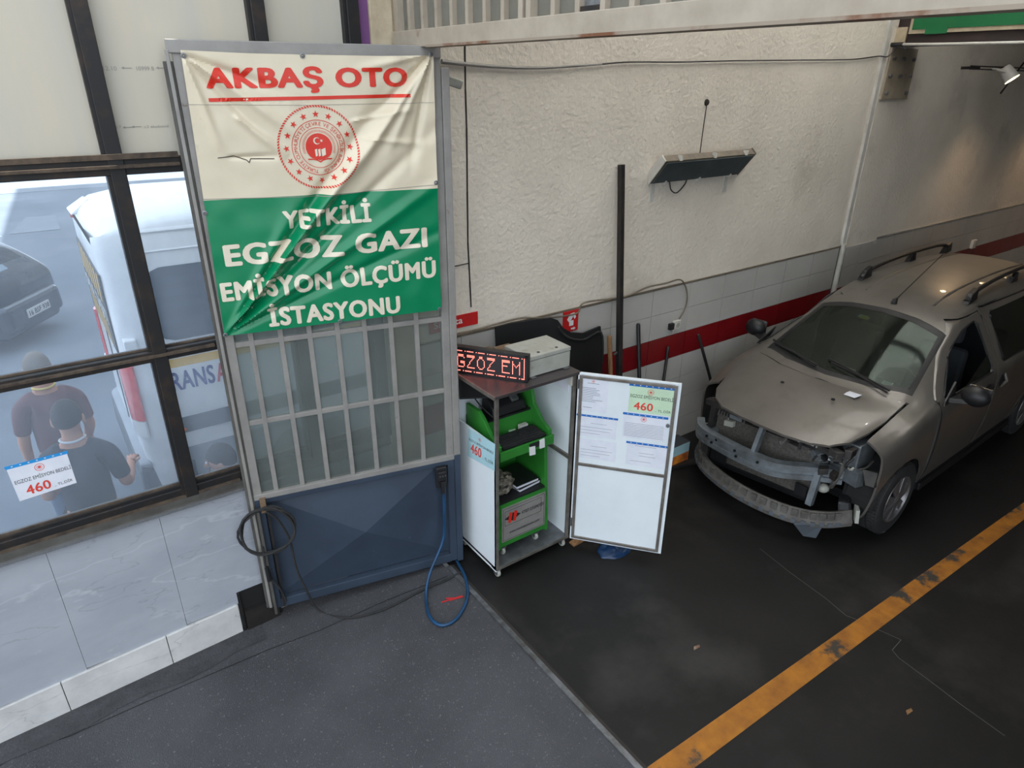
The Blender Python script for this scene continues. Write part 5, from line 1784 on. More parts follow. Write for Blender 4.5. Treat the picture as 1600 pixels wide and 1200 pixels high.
# mirrors
for sd in (-1, 1):
    mi = cpart(MB().sphere((.60, sd * 1.0, 1.115), .075, .105, .085, 16, 10), 'door_mirror', 'black_plastic', smooth=True)
    cpart(MB().hexa([(.50, sd * .84, 1.03), (.66, sd * .85, 1.03), (.66, sd * .98, 1.05), (.55, sd * .98, 1.05)], [(.52, sd * .83, 1.06), (.65, sd * .84, 1.06), (.65, sd * .98, 1.085), (.57, sd * .98, 1.085)]), 'mirror_arm', 'black_plastic', mi, bevel=.006)
    cpart(MB().hexa([(.44, sd * .852, 1.02), (.62, sd * .852, 1.03), (.62, sd * .862, 1.03), (.44, sd * .862, 1.02)], [(.46, sd * .842, 1.05), (.66, sd * .81, 1.16), (.66, sd * .825, 1.16), (.46, sd * .852, 1.05)]), 'mirror_base', 'black_plastic', mi)
    cpart(MB().obox((.668, sd * 1.0, 1.115), (.004, 0, 0), (0, .08, 0), (0, 0, .062)), 'mirror_glass', 'chrome', mi)
    for u in (1.36, 1.68):
        yb = sd * (side_y(u, .93) + .006)
        hd = cpart(MB().sphere((u, yb - sd * .004, .925), .095 if u < 1.5 else .06, .012, .035 if u < 1.5 else .07, 16, 8), 'handle_recess', 'black_plastic', smooth=True)
        cpart(MB().tube([(u - .085, yb, .935), (u, yb + sd * .03, .94), (u + .085, yb, .935)] if u < 1.5 else [(u, yb, .86), (u + .006, yb + sd * .03, .925), (u, yb, .99)], .013, 8), 'door_handle', 'silver' if u > 1.5 else 'black_plastic', hd, smooth=True)
# black sill strip
for sd in (-1, 1):
    cpart(MB().box(.42, 2.38, sd * .855 - .012, sd * .855 + .012, .235, .30), 'sill_strip', 'black_plastic', bevel=.006)


# wheels
def wheel(u, sd, nm='wheel'):
    y0 = sd * .865
    t = cpart(MB().lathe([(.20, -.185), (.235, -.195), (.285, -.192), (.306, -.178), (.314, -.15), (.3155, -.10), (.3155, -.09), (.307, -.088), (.307, -.08), (.3155, -.078), (.3155, -.05), (.314, -.03), (.306, -.006), (.285, .004), (.235, .006), (.20, -.004)], (u, y0, .3155), (0, sd, 0), 44), nm, 'rubber', smooth=True)
    tr_ = MB()
    for k in range(64):
        a = 2 * PI * k / 64
        ca, sa = math.cos(a), math.sin(a)
        for (ya, yb) in ((-.175, -.145), (-.138, -.108), (-.072, -.046), (-.040, -.014)):
            tr_.obox((u + .3155 * ca, y0 + sd * (ya + yb) / 2, .3155 + .3155 * sa), (ca * .0035, 0, sa * .0035), (0, (yb - ya) / 2, 0), (-sa * .011, 0, ca * .011))
    stuff(cpart(tr_, 'tread_blocks', 'rubber', t))
    rim = cpart(MB().lathe([(.02, -.10), (.13, -.10), (.19, -.09), (.198, -.02), (.207, .0), (.205, .004), (.19, -.012), (.184, -.05), (.06, -.055)], (u, y0, .3155), (0, sd, 0), 36), 'rim', 'alloy', t, smooth=True)
    sp_ = MB()
    for k in range(7):
        a = 2 * PI * k / 7 + .2
        e1 = Vector((math.cos(a), 0, math.sin(a)))
        e2 = Vector((-math.sin(a), 0, math.cos(a)))
        c0 = Vector((u, y0 + sd * .004, .3155))
        b = [c0 + e1 * .05 - e2 * .028, c0 + e1 * .195 - e2 * .042 - Vector((0, sd * .012, 0)), c0 + e1 * .195 + e2 * .042 - Vector((0, sd * .012, 0)), c0 + e1 * .05 + e2 * .028]
        sp_.hexa([p - Vector((0, sd * .02, 0)) for p in b], b)
    cpart(sp_, 'spokes', 'alloy', rim, bevel=.003)
    cpart(MB().lathe([(0, .012), (.03, .012), (.055, .004), (.06, -.02)], (u, y0, .3155), (0, sd, 0), 20), 'hub_cap', 'alloy', rim, smooth=True)
    cpart(MB().lathe([(.0, -.11), (.125, -.11), (.125, -.10), (0, -.10)], (u, y0, .3155), (0, sd, 0), 20), 'brake_disc', 'dark_metal', rim)


for u in (0, 2.81):
    for sd in (-1, 1):
        wheel(u, sd)
        cpart(MB().grid(lambda a, b: Vector((u + .36 * math.cos(PI * a), sd * (.60 + .24 * b), .325 + .36 * math.sin(PI * a))), 20, 2), 'arch_liner', 'black_matte')
        cpart(MB().box(u - .36, u + .36, sd * .60 - .01, sd * .60 + .01, .30, .70), 'arch_back', 'black_matte')
# underbody, interior
cpart(MB().box(-.2, 3.45, -.60, .60, .22, .30), 'floor_pan', 'black_matte')
cpart(MB().box(.36, 2.45, -.84, .84, .24, .32), 'cabin_floor', 'black_matte')
cpart(MB().box(.10, .14, -.66, .66, .25, .95), 'firewall', 'black_matte')
cpart(MB().hexa([(.14, -.78, .70), (.62, -.74, .72), (.62, .74, .72), (.14, .78, .70)], [(.20, -.74, .985), (.60, -.70, .96), (.60, .70, .96), (.20, .74, .985)]), 'dashboard', 'car_interior', bevel=.03)
sw = cpart(MB().tube([(.72 + .06 * math.sin(a), -.36 + .185 * math.cos(a), .93 + .175 * math.sin(a)) for a in [2 * PI * k / 24 for k in range(24)]], .015, 8, True), 'steering_wheel', 'black_plastic', smooth=True)
cpart(MB().hexa([(.70, -.40, .88), (.70, -.32, .88), (.715, -.22, .93), (.715, -.50, .93)], [(.72, -.40, .90), (.72, -.32, .90), (.735, -.22, .95), (.735, -.50, .95)]), 'wheel_hub', 'black_plastic', sw)
for y in (-.38, .38):
    st = cpart(MB().box(.95, 1.45, y - .25, y + .25, .42, .60), 'front_seat', 'seat_cloth', bevel=.05)
    cpart(MB().hexa([(1.38, y - .25, .55), (1.52, y - .25, .55), (1.52, y + .25, .55), (1.38, y + .25, .55)], [(1.52, y - .20, 1.14), (1.62, y - .20, 1.14), (1.62, y + .20, 1.14), (1.52, y + .20, 1.14)]), 'seat_back', 'seat_cloth', st, bevel=.04)
    cpart(MB().box(1.55, 1.65, y - .12, y + .12, 1.17, 1.34), 'headrest', 'seat_cloth', st, bevel=.04)
rs = cpart(MB().box(1.95, 2.45, -.62, .62, .45, .62), 'rear_seat', 'seat_cloth', bevel=.05)
cpart(MB().hexa([(2.38, -.62, .55), (2.5, -.62, .55), (2.5, .62, .55), (2.38, .62, .55)], [(2.48, -.58, 1.12), (2.58, -.58, 1.12), (2.58, .58, 1.12), (2.48, .58, 1.12)]), 'seat_back', 'seat_cloth', rs, bevel=.04)
cpart(MB().obox((.86, .0, 1.36), (.012, 0, 0), (0, .11, 0), (0, 0, .03)), 'rear_view_mirror', 'black_plastic', bevel=.008)
for (u, y, m) in ((.885, .115, 'print_white'), (.875, .095, 'trim_yellow'), (.30, -.14, 'print_white'), (.31, -.45, 'print_white')):
    zz_ = ws_z(u, y) - .014
    cpart(MB().obox((u, y, zz_), (.018, 0, .009), (0, .04, 0), (0, 0, .0008)), 'screen_sticker', m)
cpart(MB().hexa([(.30, -.58, .99), (.42, -.60, .99), (.44, -.44, .99), (.34, -.40, .99)], [(.31, -.57, 1.015), (.42, -.59, 1.005), (.43, -.45, 1.0), (.35, -.42, 1.012)]), 'dashboard_papers', 'paper')

# crushed front end ---------------------------------------------------------------
beam_c = catmull([(-.60, .66, .545), (-.70, .54, .53), (-.735, .25, .525), (-.735, -.02, .525), (-.68, -.20, .52), (-.50, -.42, .53), (-.40, -.58, .54)], 6)
bb = MB()
vsb, fsb = [], []
for i, p in enumerate(beam_c):
    a = beam_c[max(i - 1, 0)]
    b = beam_c[min(i + 1, len(beam_c) - 1)]
    t = (b - a).normalized()
    n_ = Vector((0, 0, 1)).cross(t).normalized()
    if n_.x > 0:
        n_ = -n_
    for (o_, z) in ((0, -.062), (.028, -.062), (.028, -.022), (.012, -.016), (.012, .016), (.028, .022), (.028, .062), (-.04, .066), (-.04, -.066)):
        vsb.append(p + n_ * o_ + Vector((0, 0, z)))
for i in range(len(beam_c) - 1):
    for j in range(9):
        k = (j + 1) % 9
        fsb.append((i * 9 + j, i * 9 + k, (i + 1) * 9 + k, (i + 1) * 9 + j))
fsb += [tuple(range(9)), tuple((len(beam_c) - 1) * 9 + j for j in range(9))]
beam = cpart(bb.add(vsb, fsb), 'bumper_beam', 'galv')
for (u, y, z) in ((-.745, .46, .555), (-.752, .40, .52), (-.764, .16, .555), (-.765, .14, .51), (-.766, -.06, .55), (-.745, .36, .56)):
    cpart(MB().cyl((u - .003, y, z), (u - .012, y, z), .012, 10), 'beam_hole', 'black_matte', beam)
# side rails, crash cans and lock carrier
for sd in (-1, 1):
    cpart(MB().box(-.66 if sd > 0 else -.44, .1, sd * .50 - .05, sd * .50 + .05, .46, .58), 'chassis_rail', 'galv', bevel=.006)
cpart(MB().hexa([(-.42, -.70, .50), (-.36, -.42, .50), (-.30, -.42, .50), (-.34, -.72, .50)], [(-.44, -.70, .64), (-.38, -.42, .62), (-.32, -.42, .62), (-.36, -.72, .64)]), 'torn_bracket', 'galv', bevel=.004)
lc = cpart(MB().beam((-.60, .60, .80), (-.62, .05, .82), .06, .05), 'lock_carrier', 'engine')
cpart(MB().beam((-.62, .05, .82), (-.50, -.50, .76), .06, .05), 'lock_carrier', 'engine')
cpart(MB().beam((-.70, .03, .56), (-.60, .03, .84), .06, .035, (0, 1, 0)), 'lock_stay', 'galv')
cpart(MB().beam((-.55, -.44, .26), (-.50, -.44, .56), .05, .05, (0, 1, 0)), 'radiator_stay', 'galv')
cpart(MB().beam((-.64, .52, .26), (-.60, .52, .80), .05, .05, (0, 1, 0)), 'radiator_stay', 'engine')
rad = cpart(MB().hexa([(-.62, .48, .27), (-.50, -.42, .27), (-.47, -.42, .27), (-.59, .48, .27)], [(-.60, .48, .72), (-.47, -.42, .70), (-.44, -.42, .70), (-.57, .48, .72)]), 'radiator', 'radiator')
fins = MB()
for k in range(14):
    y = .44 - k * .016
    fins.beam((-.655 + (0.44 - y) * .12, y, .40), (-.655 + (.44 - y) * .12, y, .50), .008, .01, (0, 1, 0))
cpart(fins, 'cooler_fins', 'alloy', rad)
cpart(MB().hexa([(-.64, .48, .25), (-.52, -.42, .25), (-.46, -.42, .25), (-.58, .48, .25)], [(-.65, .48, .29), (-.53, -.42, .29), (-.46, -.42, .29), (-.58, .48, .29)]), 'radiator_tray', 'black_plastic')
for (y0, y1, z0, z1) in ((.30, .46, .30, .40), (.03, .18, .40, .50), (-.40, -.30, .30, .40)):
    cpart(MB().box(-.655 + (.44 - y1) * .13, -.64 + (.44 - y1) * .13, y0, y1, z0, z1), 'duct_flap', 'black_plastic', rad)
# lower grille lip: ribbed strip bowed round the front
lip_c = catmull([(-.42, .70, .27), (-.58, .62, .25), (-.72, .45, .235), (-.80, .15, .22), (-.80, -.15, .21), (-.72, -.42, .20), (-.58, -.60, .20), (-.42, -.72, .22)], 7)
lp = MB()
vsb, fsb = [], []
for i, p in enumerate(lip_c):
    t = (lip_c[min(i + 1, len(lip_c) - 1)] - lip_c[max(i - 1, 0)]).normalized()
    n_ = Vector((0, 0, 1)).cross(t).normalized()
    if n_.x > 0 and abs(n_.x) > .2:
        n_ = -n_
    for (o_, z) in ((-.02, .085), (.0, .09), (.025, .03), (.045, .0), (.04, -.035), (.0, -.045), (-.07, -.03)):
        vsb.append(p + n_ * o_ + Vector((0, 0, z)))
nn = 7
for i in range(len(lip_c) - 1):
    for j in range(nn - 1):
        fsb.append((i * nn + j, i * nn + j + 1, (i + 1) * nn + j + 1, (i + 1) * nn + j))
lipm = mod_mesh(lp.add(vsb, fsb).mesh('lower_lip'), 'SOLIDIFY', thickness=.008, offset=-1)
lip = place('lower_lip', lipm, 'foam_grey', car, True)
rb = MB()
for i in range(3, len(lip_c) - 3, 2):
    p = lip_c[i]
    t = (lip_c[i + 1] - lip_c[i - 1]).normalized()
    n_ = Vector((0, 0, 1)).cross(t).normalized()
    if n_.x > 0:
        n_ = -n_
    rb = MB().obox(p + n_ * .016 + Vector((0, 0, .052)), t * .026, n_ * .012, (0, 0, .030))
    cpart(rb, 'lip_pocket', 'foam_grey' if i % 4 else 'van_grey', lip, bevel=.004)
    cpart(MB().obox(p + n_ * .043 + Vector((0, 0, -.005)), t * .018, n_ * .005, (0, 0, .016)), 'lip_rib', 'van_grey', lip)
# dangling fog lamp trim
cpart(MB().hexa([(-.66, -.50, .03), (-.60, -.58, .03), (-.56, -.56, .05), (-.62, -.48, .05)], [(-.78, -.46, .18), (-.62, -.62, .20), (-.58, -.60, .21), (-.74, -.44, .19)]), 'hanging_trim', 'van_grey', bevel=.006)
# engine bay bits
random.seed(11)
cpart(MB().box(-.45, .08, -.45, .50, .45, .82), 'engine_block', 'engine', bevel=.03)
cpart(MB().cyl((-.40, -.42, .80), (-.10, -.42, .80), .10, 16), 'reservoir', 'engine', smooth=True)
bt_ = cpart(MB().box(-.40, -.10, .28, .52, .72, .92), 'battery', 'black_plastic', bevel=.01)
cpart(MB().box(-.40, -.12, -.66, -.52, .62, .84), 'headlamp_carrier', 'galv', bevel=.01)
cpart(MB().lathe([(0, 0), (.05, .005), (.075, .03), (.08, .08), (.05, .12)], (-.46, -.50, .70), (1, .1, .1), 18), 'headlamp_bowl', 'black_plastic', smooth=True)
cpart(MB().sphere((-.48, -.40, .66), .035), 'bulb_holder', 'grey_box', smooth=True)
cpart(MB().sphere((-.42, -.46, .38), .05, .05, .04), 'horn', 'grey_box', smooth=True)
cpart(MB().hexa([(-.50, -.66, .20), (-.40, -.62, .20), (-.34, -.70, .22), (-.44, -.74, .22)], [(-.48, -.62, .36), (-.38, -.58, .38), (-.32, -.64, .38), (-.42, -.70, .36)]), 'washer_bottle', 'black_plastic', bevel=.02)
cpart(MB().hexa([(-.47, -.78, .24), (-.38, -.72, .22), (-.36, -.74, .22), (-.45, -.80, .24)], [(-.45, -.76, .34), (-.36, -.70, .33), (-.34, -.72, .33), (-.43, -.78, .34)]), 'torn_bracket', 'grey_box')
cpart(MB().hexa([(-.42, -.76, .56), (-.20, -.80, .50), (-.18, -.84, .50), (-.40, -.82, .56)], [(-.38, -.70, .66), (-.16, -.82, .60), (-.14, -.86, .60), (-.34, -.80, .66)]), 'torn_liner', 'engine', bevel=.004)
for sd, n in ((1, 10), (-1, 26)):
    for k in range(n):
        c0 = Vector((-.50 + random.random() * .22, sd * (.40 + random.random() * .26), .46 + random.random() * .34))
        e = Vector((random.uniform(-.12, .12), random.uniform(-.10, .10), random.uniform(-.12, .10)))
        m_ = c0 + e * .5 + Vector((random.uniform(-.05, .0), random.uniform(-.04, .04), random.uniform(-.05, .05)))
        cpart(MB().tube(catmull([c0, m_, c0 + e], 4), random.choice([.005, .007, .010]), 6), 'wiring', random.choice(['rubber', 'rubber', 'foam_grey', 'engine', 'grey_box']), smooth=True)
for k in range(16):
    c0 = Vector((-.56 + random.random() * .3, random.uniform(-.62, .58), .60 + random.random() * .20))
    cpart(MB().obox(c0, Vector((random.uniform(.02, .05), random.uniform(-.02, .02), 0)), Vector((random.uniform(-.02, .02), random.uniform(.02, .06), 0)), (0, 0, random.uniform(.012, .03))), 'engine_part', random.choice(['engine', 'dark_metal', 'foam_grey', 'galv', 'engine']), bevel=.004)
for k in range(22):
    sd = 1 if k < 9 else -1
    c0 = Vector((-.60 + random.random() * .20, sd * random.uniform(.25, .66), .62 + random.random() * .20))
    cpart(MB().obox(c0, Vector((random.uniform(.015, .04), random.uniform(-.02, .02), random.uniform(-.01, .01))), Vector((random.uniform(-.02, .02), random.uniform(.015, .05), random.uniform(-.01, .01))), (random.uniform(-.006, .006), 0, random.uniform(.012, .035))), 'engine_part', random.choice(['engine', 'dark_metal', 'foam_grey', 'galv', 'grey_box', 'black_plastic']), bevel=.004)
for k in range(26):
    c0 = Vector((-.62 + random.random() * .25, random.uniform(-.66, .62), .66 + random.random() * .16))
    e = Vector((random.uniform(-.08, .08), random.uniform(-.16, .16), random.uniform(-.08, .06)))
    cpart(MB().tube(catmull([c0, c0 + e * .5 + Vector((-.02, 0, random.uniform(-.03, .04))), c0 + e], 4), random.choice([.006, .009, .013]), 6), 'wiring', random.choice(['rubber', 'foam_grey', 'engine', 'grey_box', 'rubber']), smooth=True)
gr = MB()
for k in range(10):
    gr.beam((-.60 + k * .004, .48 - k * .026, .70), (-.57 + k * .004, .48 - k * .026, .79), .012, .014, (0, 1, 0))
cpart(gr, 'grille_slats', 'foam_grey')
cpart(MB().tube(catmull([(-.42, -.52, .42), (-.48, -.56, .50), (-.46, -.58, .60), (-.40, -.56, .70)], 5), .018, 8), 'coolant_hose', 'foam_grey', smooth=True)
cpart(MB().box(-.44, -.39, -.50, -.46, .50, .56), 'connector', 'orange')

# ================================================================== YARD BEHIND THE WINDOWS
struct(MB().box(-60, 60, WL + .22, 120, ZY - .3, ZY).build('ground_yard', 'yard'))
# unseen block added east of the yard: its straight roof edge ends the shade
HB = 14.
reach = HB / math.tan(SUN_EL)


def shade_x(Y):
    return -.63 + .0636 * (Y - 18.8) + reach


blk = thing('shade_block', 'tall rendered apartment block shading the yard from the sun', 'building', (shade_x(17) + 8, 17, ZY))
MB().prism([(shade_x(4.2), 4.2, ZY), (30, 4.2, ZY), (30, 29.3, ZY), (shade_x(29.3), 29.3, ZY)], (0, 0, HB - ZY)).build('walls', 'brick_out', blk)
for fl in range(4):
    for k in range(5):
        y = 8.5 + k * 4
        MB().prism([(shade_x(y) - .02, y, 1.2 + fl * 3), (shade_x(y + 1.5) - .02, y + 1.5, 1.2 + fl * 3), (shade_x(y + 1.5) - .02, y + 1.5, 2.7 + fl * 3), (shade_x(y) - .02, y, 2.7 + fl * 3)], (.04, 0, 0)).build('window', 'van_glass', blk)
# pale apron and worn patch of the yard paving
yard = bpy.data.objects['ground_yard']
MB().box(-12, 7, 28.2, 33, ZY, ZY + .01).build('pale_apron', 'apron', yard)
pp = [onz(x, y, ZY + .006) for x, y in ((15, 366), (95, 358), (88, 336), (40, 340))]
MB().prism(pp, (0, 0, .004)).build('pale_patch', 'apron', yard)

# white school minibus ------------------------------------------------------------
VX, VYn = .33, 5.50          # rear end, near side
van = thing('school_minibus', 'white school minibus parked outside behind the window glass', 'minibus', (VX, VYn + 1.0, ZY))


def van_sec(T, u):
    k = interp(T['k'], u)
    h = interp(T['h'], u)
    return [(.80 * k, .32), (.96 * k, .36), (1.0 * k, .60), (1.0 * k, 1.1), (.985 * k, 1.6), (.94 * k, 2.2), (.90 * k, 2.50), (.80 * k, h - .08), (.45 * k, h - .015), (0, h)]


VT = dict(k=[(0, .86), (.03, .925), (.07, .965), (.13, .99), (.25, 1), (5.4, 1), (5.7, .92)], h=[(0, 2.52), (.05, 2.60), (.15, 2.66), (.5, 2.72), (4, 2.72), (4.6, 2.66), (5.7, 1.3)])
vus = [0, .03, .07, .15, .3, .5, .8, 1.2, 1.8, 2.6, 3.4, 4.2, 4.6, 5.0, 5.4, 5.7]
sm = shell(VT, vus, 4, True, van_sec)
# close the rear as well
nv = len(sm.v) // len(vus)
for j in range(nv // 2):
    a, b, c_, d_ = j, j + 1, nv - 1 - j, nv - 2 - j
    sm.f.append((a, b, d_, c_) if b != d_ else (a, b, c_))
vb = sm.build('body', 'van_white', van, True, local=True)


def vpart(mb, nm, m, parent=None, smooth=False, bevel=0.):
    return mb.build(nm, m, parent or van, smooth, bevel, local=True)


def vy(z, u=1.):
    pr = catmull([(0, y, zz_) for y, zz_ in van_sec(VT, u)], 6)
    return -min(pr[:40], key=lambda p: abs(p.z - z)).y


def vside(u0, u1, z0, z1, m, nm, off=.004, r_=0., parent=None, nz=6):
    """panel lying on the near side of the van"""
    def fn(a, b):
        z = z0 + (z1 - z0) * b
        ins = 0
        if r_:
            e = min(z - z0, z1 - z)
            if e < r_:
                ins = r_ - math.sqrt(max(0, r_ * r_ - (r_ - e) ** 2))
        u = u0 + ins + (u1 - u0 - 2 * ins) * a
        return Vector((u, vy(z, max(u, .1)) - off, z))
    return vpart(MB().grid(fn, 8, nz if not r_ else 24), nm, m, parent, True)


def vz(px, py):
    return ony(px, py, VYn).z - ZY


def vu(px, py):
    return ony(px, py, VYn).x - VX


vside(vu(233, 450), 1.75, vz(240, 545) + .03, vz(260, 419), 'van_glass', 'side_window', .006, .10)
vside(1.9, 3.3, vz(240, 545) + .03, vz(260, 419), 'van_glass', 'side_window', .006, .10)
za, zb_ = vz(245, 581), vz(245, 567)
vside(.20, 5.2, za, zb_, 'van_yellow', 'yellow_stripe', .005)
za, zb_ = vz(270, 680), vz(270, 655)
ml_ = vside(.24, 5.2, za, zb_, 'van_grey', 'side_moulding', .012)
vside(.24, 5.2, .30, vz(270, 704), 'van_skirt', 'side_skirt', .010)
ou, oz = vu(281, 672), vz(281, 672)
vpart(MB().sphere((ou, vy(oz) - .014, oz), .055, .010, .022), 'marker_lamp', 'orange', ml_, True)
for py in (430, 398):
    z = vz(270, py) + .18
    vpart(MB().tube([(u, vy(z, u) - .002, z) for u in (.3, .8, 1.5, 3, 4.2)], .008, 6), 'body_crease', 'van_white', None, True)
vpart(MB().tube([(u, vy(2.52, u) - .004, 2.53) for u in (.2, .8, 1.5, 3, 4.2)], .014, 6), 'gutter', 'van_white', None, True)
for y in (-.7, -.5, -.3, -.1, .1, .3, .5, .7):
    vpart(MB().tube([(u, y, interp(VT['h'], u) - .020 - .05 * (abs(y) / .7) ** 2) for u in (.3, .8, 1.5, 3, 4)], .014, 6), 'roof_rib', 'van_white', None, True)
# lettering on the side
q0, q1 = ony(248, 618, VYn), ony(352, 592, VYn)
cap = .16
t0 = vu(253, 620)
z0 = vz(262, 614)
fn = lambda o_: (lambda a, b: Vector((o_ + a, vy(z0 + b) - .006, z0 + b)))
full = vu(366, 588) - t0
letters_split('TRANS', fn(t0), full * .74, cap, .03, 0., 'letter', 'van_blue', van, True)
letters_split('AY', fn(t0 + full * .76), full * .30, cap, .03, 0., 'letter', 'van_red', van, True)
# wheel with arch
wu, wz = 1.35, .33
vpart(MB().lathe([(.0, -.03), (.40, -.03), (.42, .0), (.40, .012), (0, .012)], (wu, -1.0, .36), (0, -1, 0), 28), 'wheel_arch', 'van_black', None, True)
for u in (wu, wu + 3.4):
    t = vpart(MB().lathe([(.18, -.2), (.30, -.2), (.34, -.18), (.34, .02), (.30, .035), (.20, .035), (.18, .01)], (u, -.98, .342), (0, -1, 0), 28), 'wheel', 'rubber', None, True)
    vpart(MB().lathe([(0, .03), (.06, .035), (.17, .01), (.20, .03)], (u, -.98, .342), (0, -1, 0), 24), 'hub', 'steel', t, True)
# rear: bumper, lamp, hazard panel with lettering, spoiler, hinge
vpart(MB().hexa([(-.08, -.90, .30), (.34, -1.03, .30), (.34, 1.03, .30), (-.08, .90, .30)], [(-.07, -.89, .62), (.34, -1.03, .66), (.34, 1.03, .66), (-.07, .89, .62)]), 'rear_bumper', 'van_grey', None, False, .04)
vpart(MB().hexa([(-.07, -.88, .62), (.02, -.95, .62), (.02, .95, .62), (-.07, .88, .62)], [(-.05, -.87, .66), (.02, -.95, .68), (.02, .95, .68), (-.05, .87, .66)]), 'bumper_step', 'van_skirt', None, False, .02)
for sd in (-1, 1):
    cn = [(-.012, .78), (-.012, .85), (.02, .925), (.06, .965)]

    def corner(z0_, z1_, off, nm, m, par=None):
        vs_ = [(x - off, sd * (y + off), z) for z in (z0_, (z0_ + z1_) / 2, z1_) for x, y in cn]
        n5 = len(cn)
        me_ = MB().add(vs_, [(r_ * n5 + j, r_ * n5 + j + 1, (r_ + 1) * n5 + j + 1, (r_ + 1) * n5 + j) for r_ in range(2) for j in range(n5 - 1)]).mesh(nm)
        return place(nm, mod_mesh(me_, 'SOLIDIFY', thickness=.02, offset=0), m, par or van, True)
    tl = corner(1.07, 1.54, .012 if sd < 0 else .003, 'tail_light', 'tail_red')
    corner(.92, 1.06, .012, 'lamp_base', 'van_white', tl)
hz_ = vpart(MB().box(-.012, -.002, -.82, .80, 1.60, 2.24), 'hazard_panel', 'van_black')
st_ = MB()
for k in range(9):
    y = -.84 + k * .21
    for (z0_, z1_, sk) in ((1.98, 2.23, -.12), (1.61, 1.80, .12)):
        pts = [(-.014, y, z0_), (-.014, y + .09, z0_), (-.014, y + .09 + sk, z1_), (-.014, y + sk, z1_)]
        if all(-.82 < p[1] < .80 for p in pts):
            st_.add(pts, [(0, 1, 2, 3)])
vpart(st_, 'hazard_stripes', 'van_yellow', hz_)
letters(MB(), 'OKUL TAŞITI', lambda a, b: Vector((-.016, .70 - a, 1.83 + b)), 1.46, .115, .03).build('lettering', 'print_white', hz_, local=True)
vpart(MB().hexa([(-.03, .20, 2.52), (.10, .20, 2.57), (.10, .74, 2.55), (-.03, .70, 2.50)], [(-.03, .20, 2.535), (.12, .20, 2.65), (.12, .74, 2.60), (-.03, .70, 2.515)]), 'roof_spoiler', 'van_white', None, False, .01)
vpart(MB().box(-.02, .01, .60, .70, 2.44, 2.49), 'brake_lamp', 'tail_red')
hg = vpart(MB().box(.03, .12, -1.0, -.90, 1.66, 1.76), 'door_hinge', 'van_white', None, False, .012)
vpart(MB().tube([(.02, y, 2.40 - .12 * (1 - (y / .8) ** 2)) for y in (-.8, -.5, -.2, .1, .4, .7)], .006, 6), 'door_seam', 'van_grey')
vpart(MB().tube([(-.004, .02, 2.2), (-.004, .02, .7)], .006, 6), 'door_seam', 'van_grey')

# dark hatchback seen from behind ----------------------------------------------------
pa = math.radians(57)
tdir = Vector((math.cos(pa), math.sin(pa), 0))            # along the number plate, to the right
ndir = Vector((math.sin(pa), -math.cos(pa), 0))           # out of the tail
pc = onz(47, 482, .25)
hc = thing('dark_hatchback', 'dark hatchback seen from behind through the window glass', 'car', (pc.x, pc.y, ZY))
hc.rotation_euler = (0, 0, math.atan2(-ndir.y, -ndir.x))   # local +u runs to the bonnet
HT = dict(zc=smooth_tab([(0, .90), (.06, 1.0), (.30, 1.22), (.62, 1.42), (1.2, 1.48), (2.0, 1.44), (2.9, 1.0), (3.6, .86), (4.0, .6)]),
          we=smooth_tab([(0, .62), (.06, .64), (.30, .62), (.62, .58), (1.2, .58), (2.0, .58), (2.9, .66), (3.6, .6), (4.0, .5)]),
          ze=smooth_tab([(0, .86), (.06, .97), (.30, 1.17), (.62, 1.34), (1.2, 1.39), (2.0, 1.35), (2.9, .95), (3.6, .80), (4.0, .55)]),
          zb=smooth_tab([(0, .80), (.06, .88), (.3, .94), (1, .95), (2.9, .88), (4.0, .5)]),
          m=smooth_tab([(-.0, .80), (.06, .88), (.3, .98), (1, 1.0), (3, 1.0), (3.7, .9), (4.0, .7)]))
sm = shell(HT, [0, .03, .06, .12, .2, .3, .4, .5, .62, .9, 1.2, 1.6, 2, 2.4, 2.9, 3.3, 3.6, 3.85, 4.0], 4, True, car_sec)
nv = len(sm.v) // 19
for j in range(nv // 2):
    a, b, c_, d_ = j, j + 1, nv - 1 - j, nv - 2 - j
    sm.f.append((a, b, d_, c_) if b != d_ else (a, b, c_))
hm = sm.mesh('body')
rw_ = bool_mesh(mod_mesh(hm, 'SOLIDIFY', thickness=.004, offset=1), MB().prism([(.13, -.52, .9), (.13, .52, .9), (.56, .48, .9), (.56, -.48, .9)], (0, 0, 1)).mesh('c'), 'INTERSECT')
place('body', hm, 'dark_car', hc, True)
place('rear_screen', rw_, 'painted_sky_glass', hc, True)


def hpart(mb, nm, m, parent=None, smooth=False, bevel=0.):
    return mb.build(nm, m, parent or hc, smooth, bevel, local=True)


hpart(MB().hexa([(-.12, -.62, .30), (.3, -.84, .30), (.3, .84, .30), (-.12, .62, .30)], [(-.10, -.62, .66), (.3, -.86, .70), (.3, .86, .70), (-.10, .62, .66)]), 'rear_bumper', 'dark_car', None, False, .06)
hpart(MB().hexa([(.46, -.54, 1.40), (.62, -.56, 1.42), (.62, .56, 1.42), (.46, .54, 1.40)], [(.44, -.54, 1.415), (.62, -.56, 1.455), (.62, .56, 1.455), (.44, .54, 1.415)]), 'roof_spoiler', 'painted_sky_glass', None, False, .006)
np_ = hpart(MB().box(-.135, -.118, -.26, .26, .41, .53), 'number_plate', 'plate_white')
letters(MB(), '16 BSF 938', lambda a, b: Vector((-.137, .235 - a, .435 + b)), .47, .07, .02).build('plate_lettering', 'print_black', np_, local=True)
emb(lambda p: ring(p, .75, 1., 20), 'chrome', 'badge', hc, pt=lambda x, y: Vector((0, 0, 0)) + Vector((-.012, -x * .035 - .0, .96 + y * .045)) + hc.location if False else Vector((-.008 + .0, -x * .03, .875 + y * .02)) + Vector(hc.location))
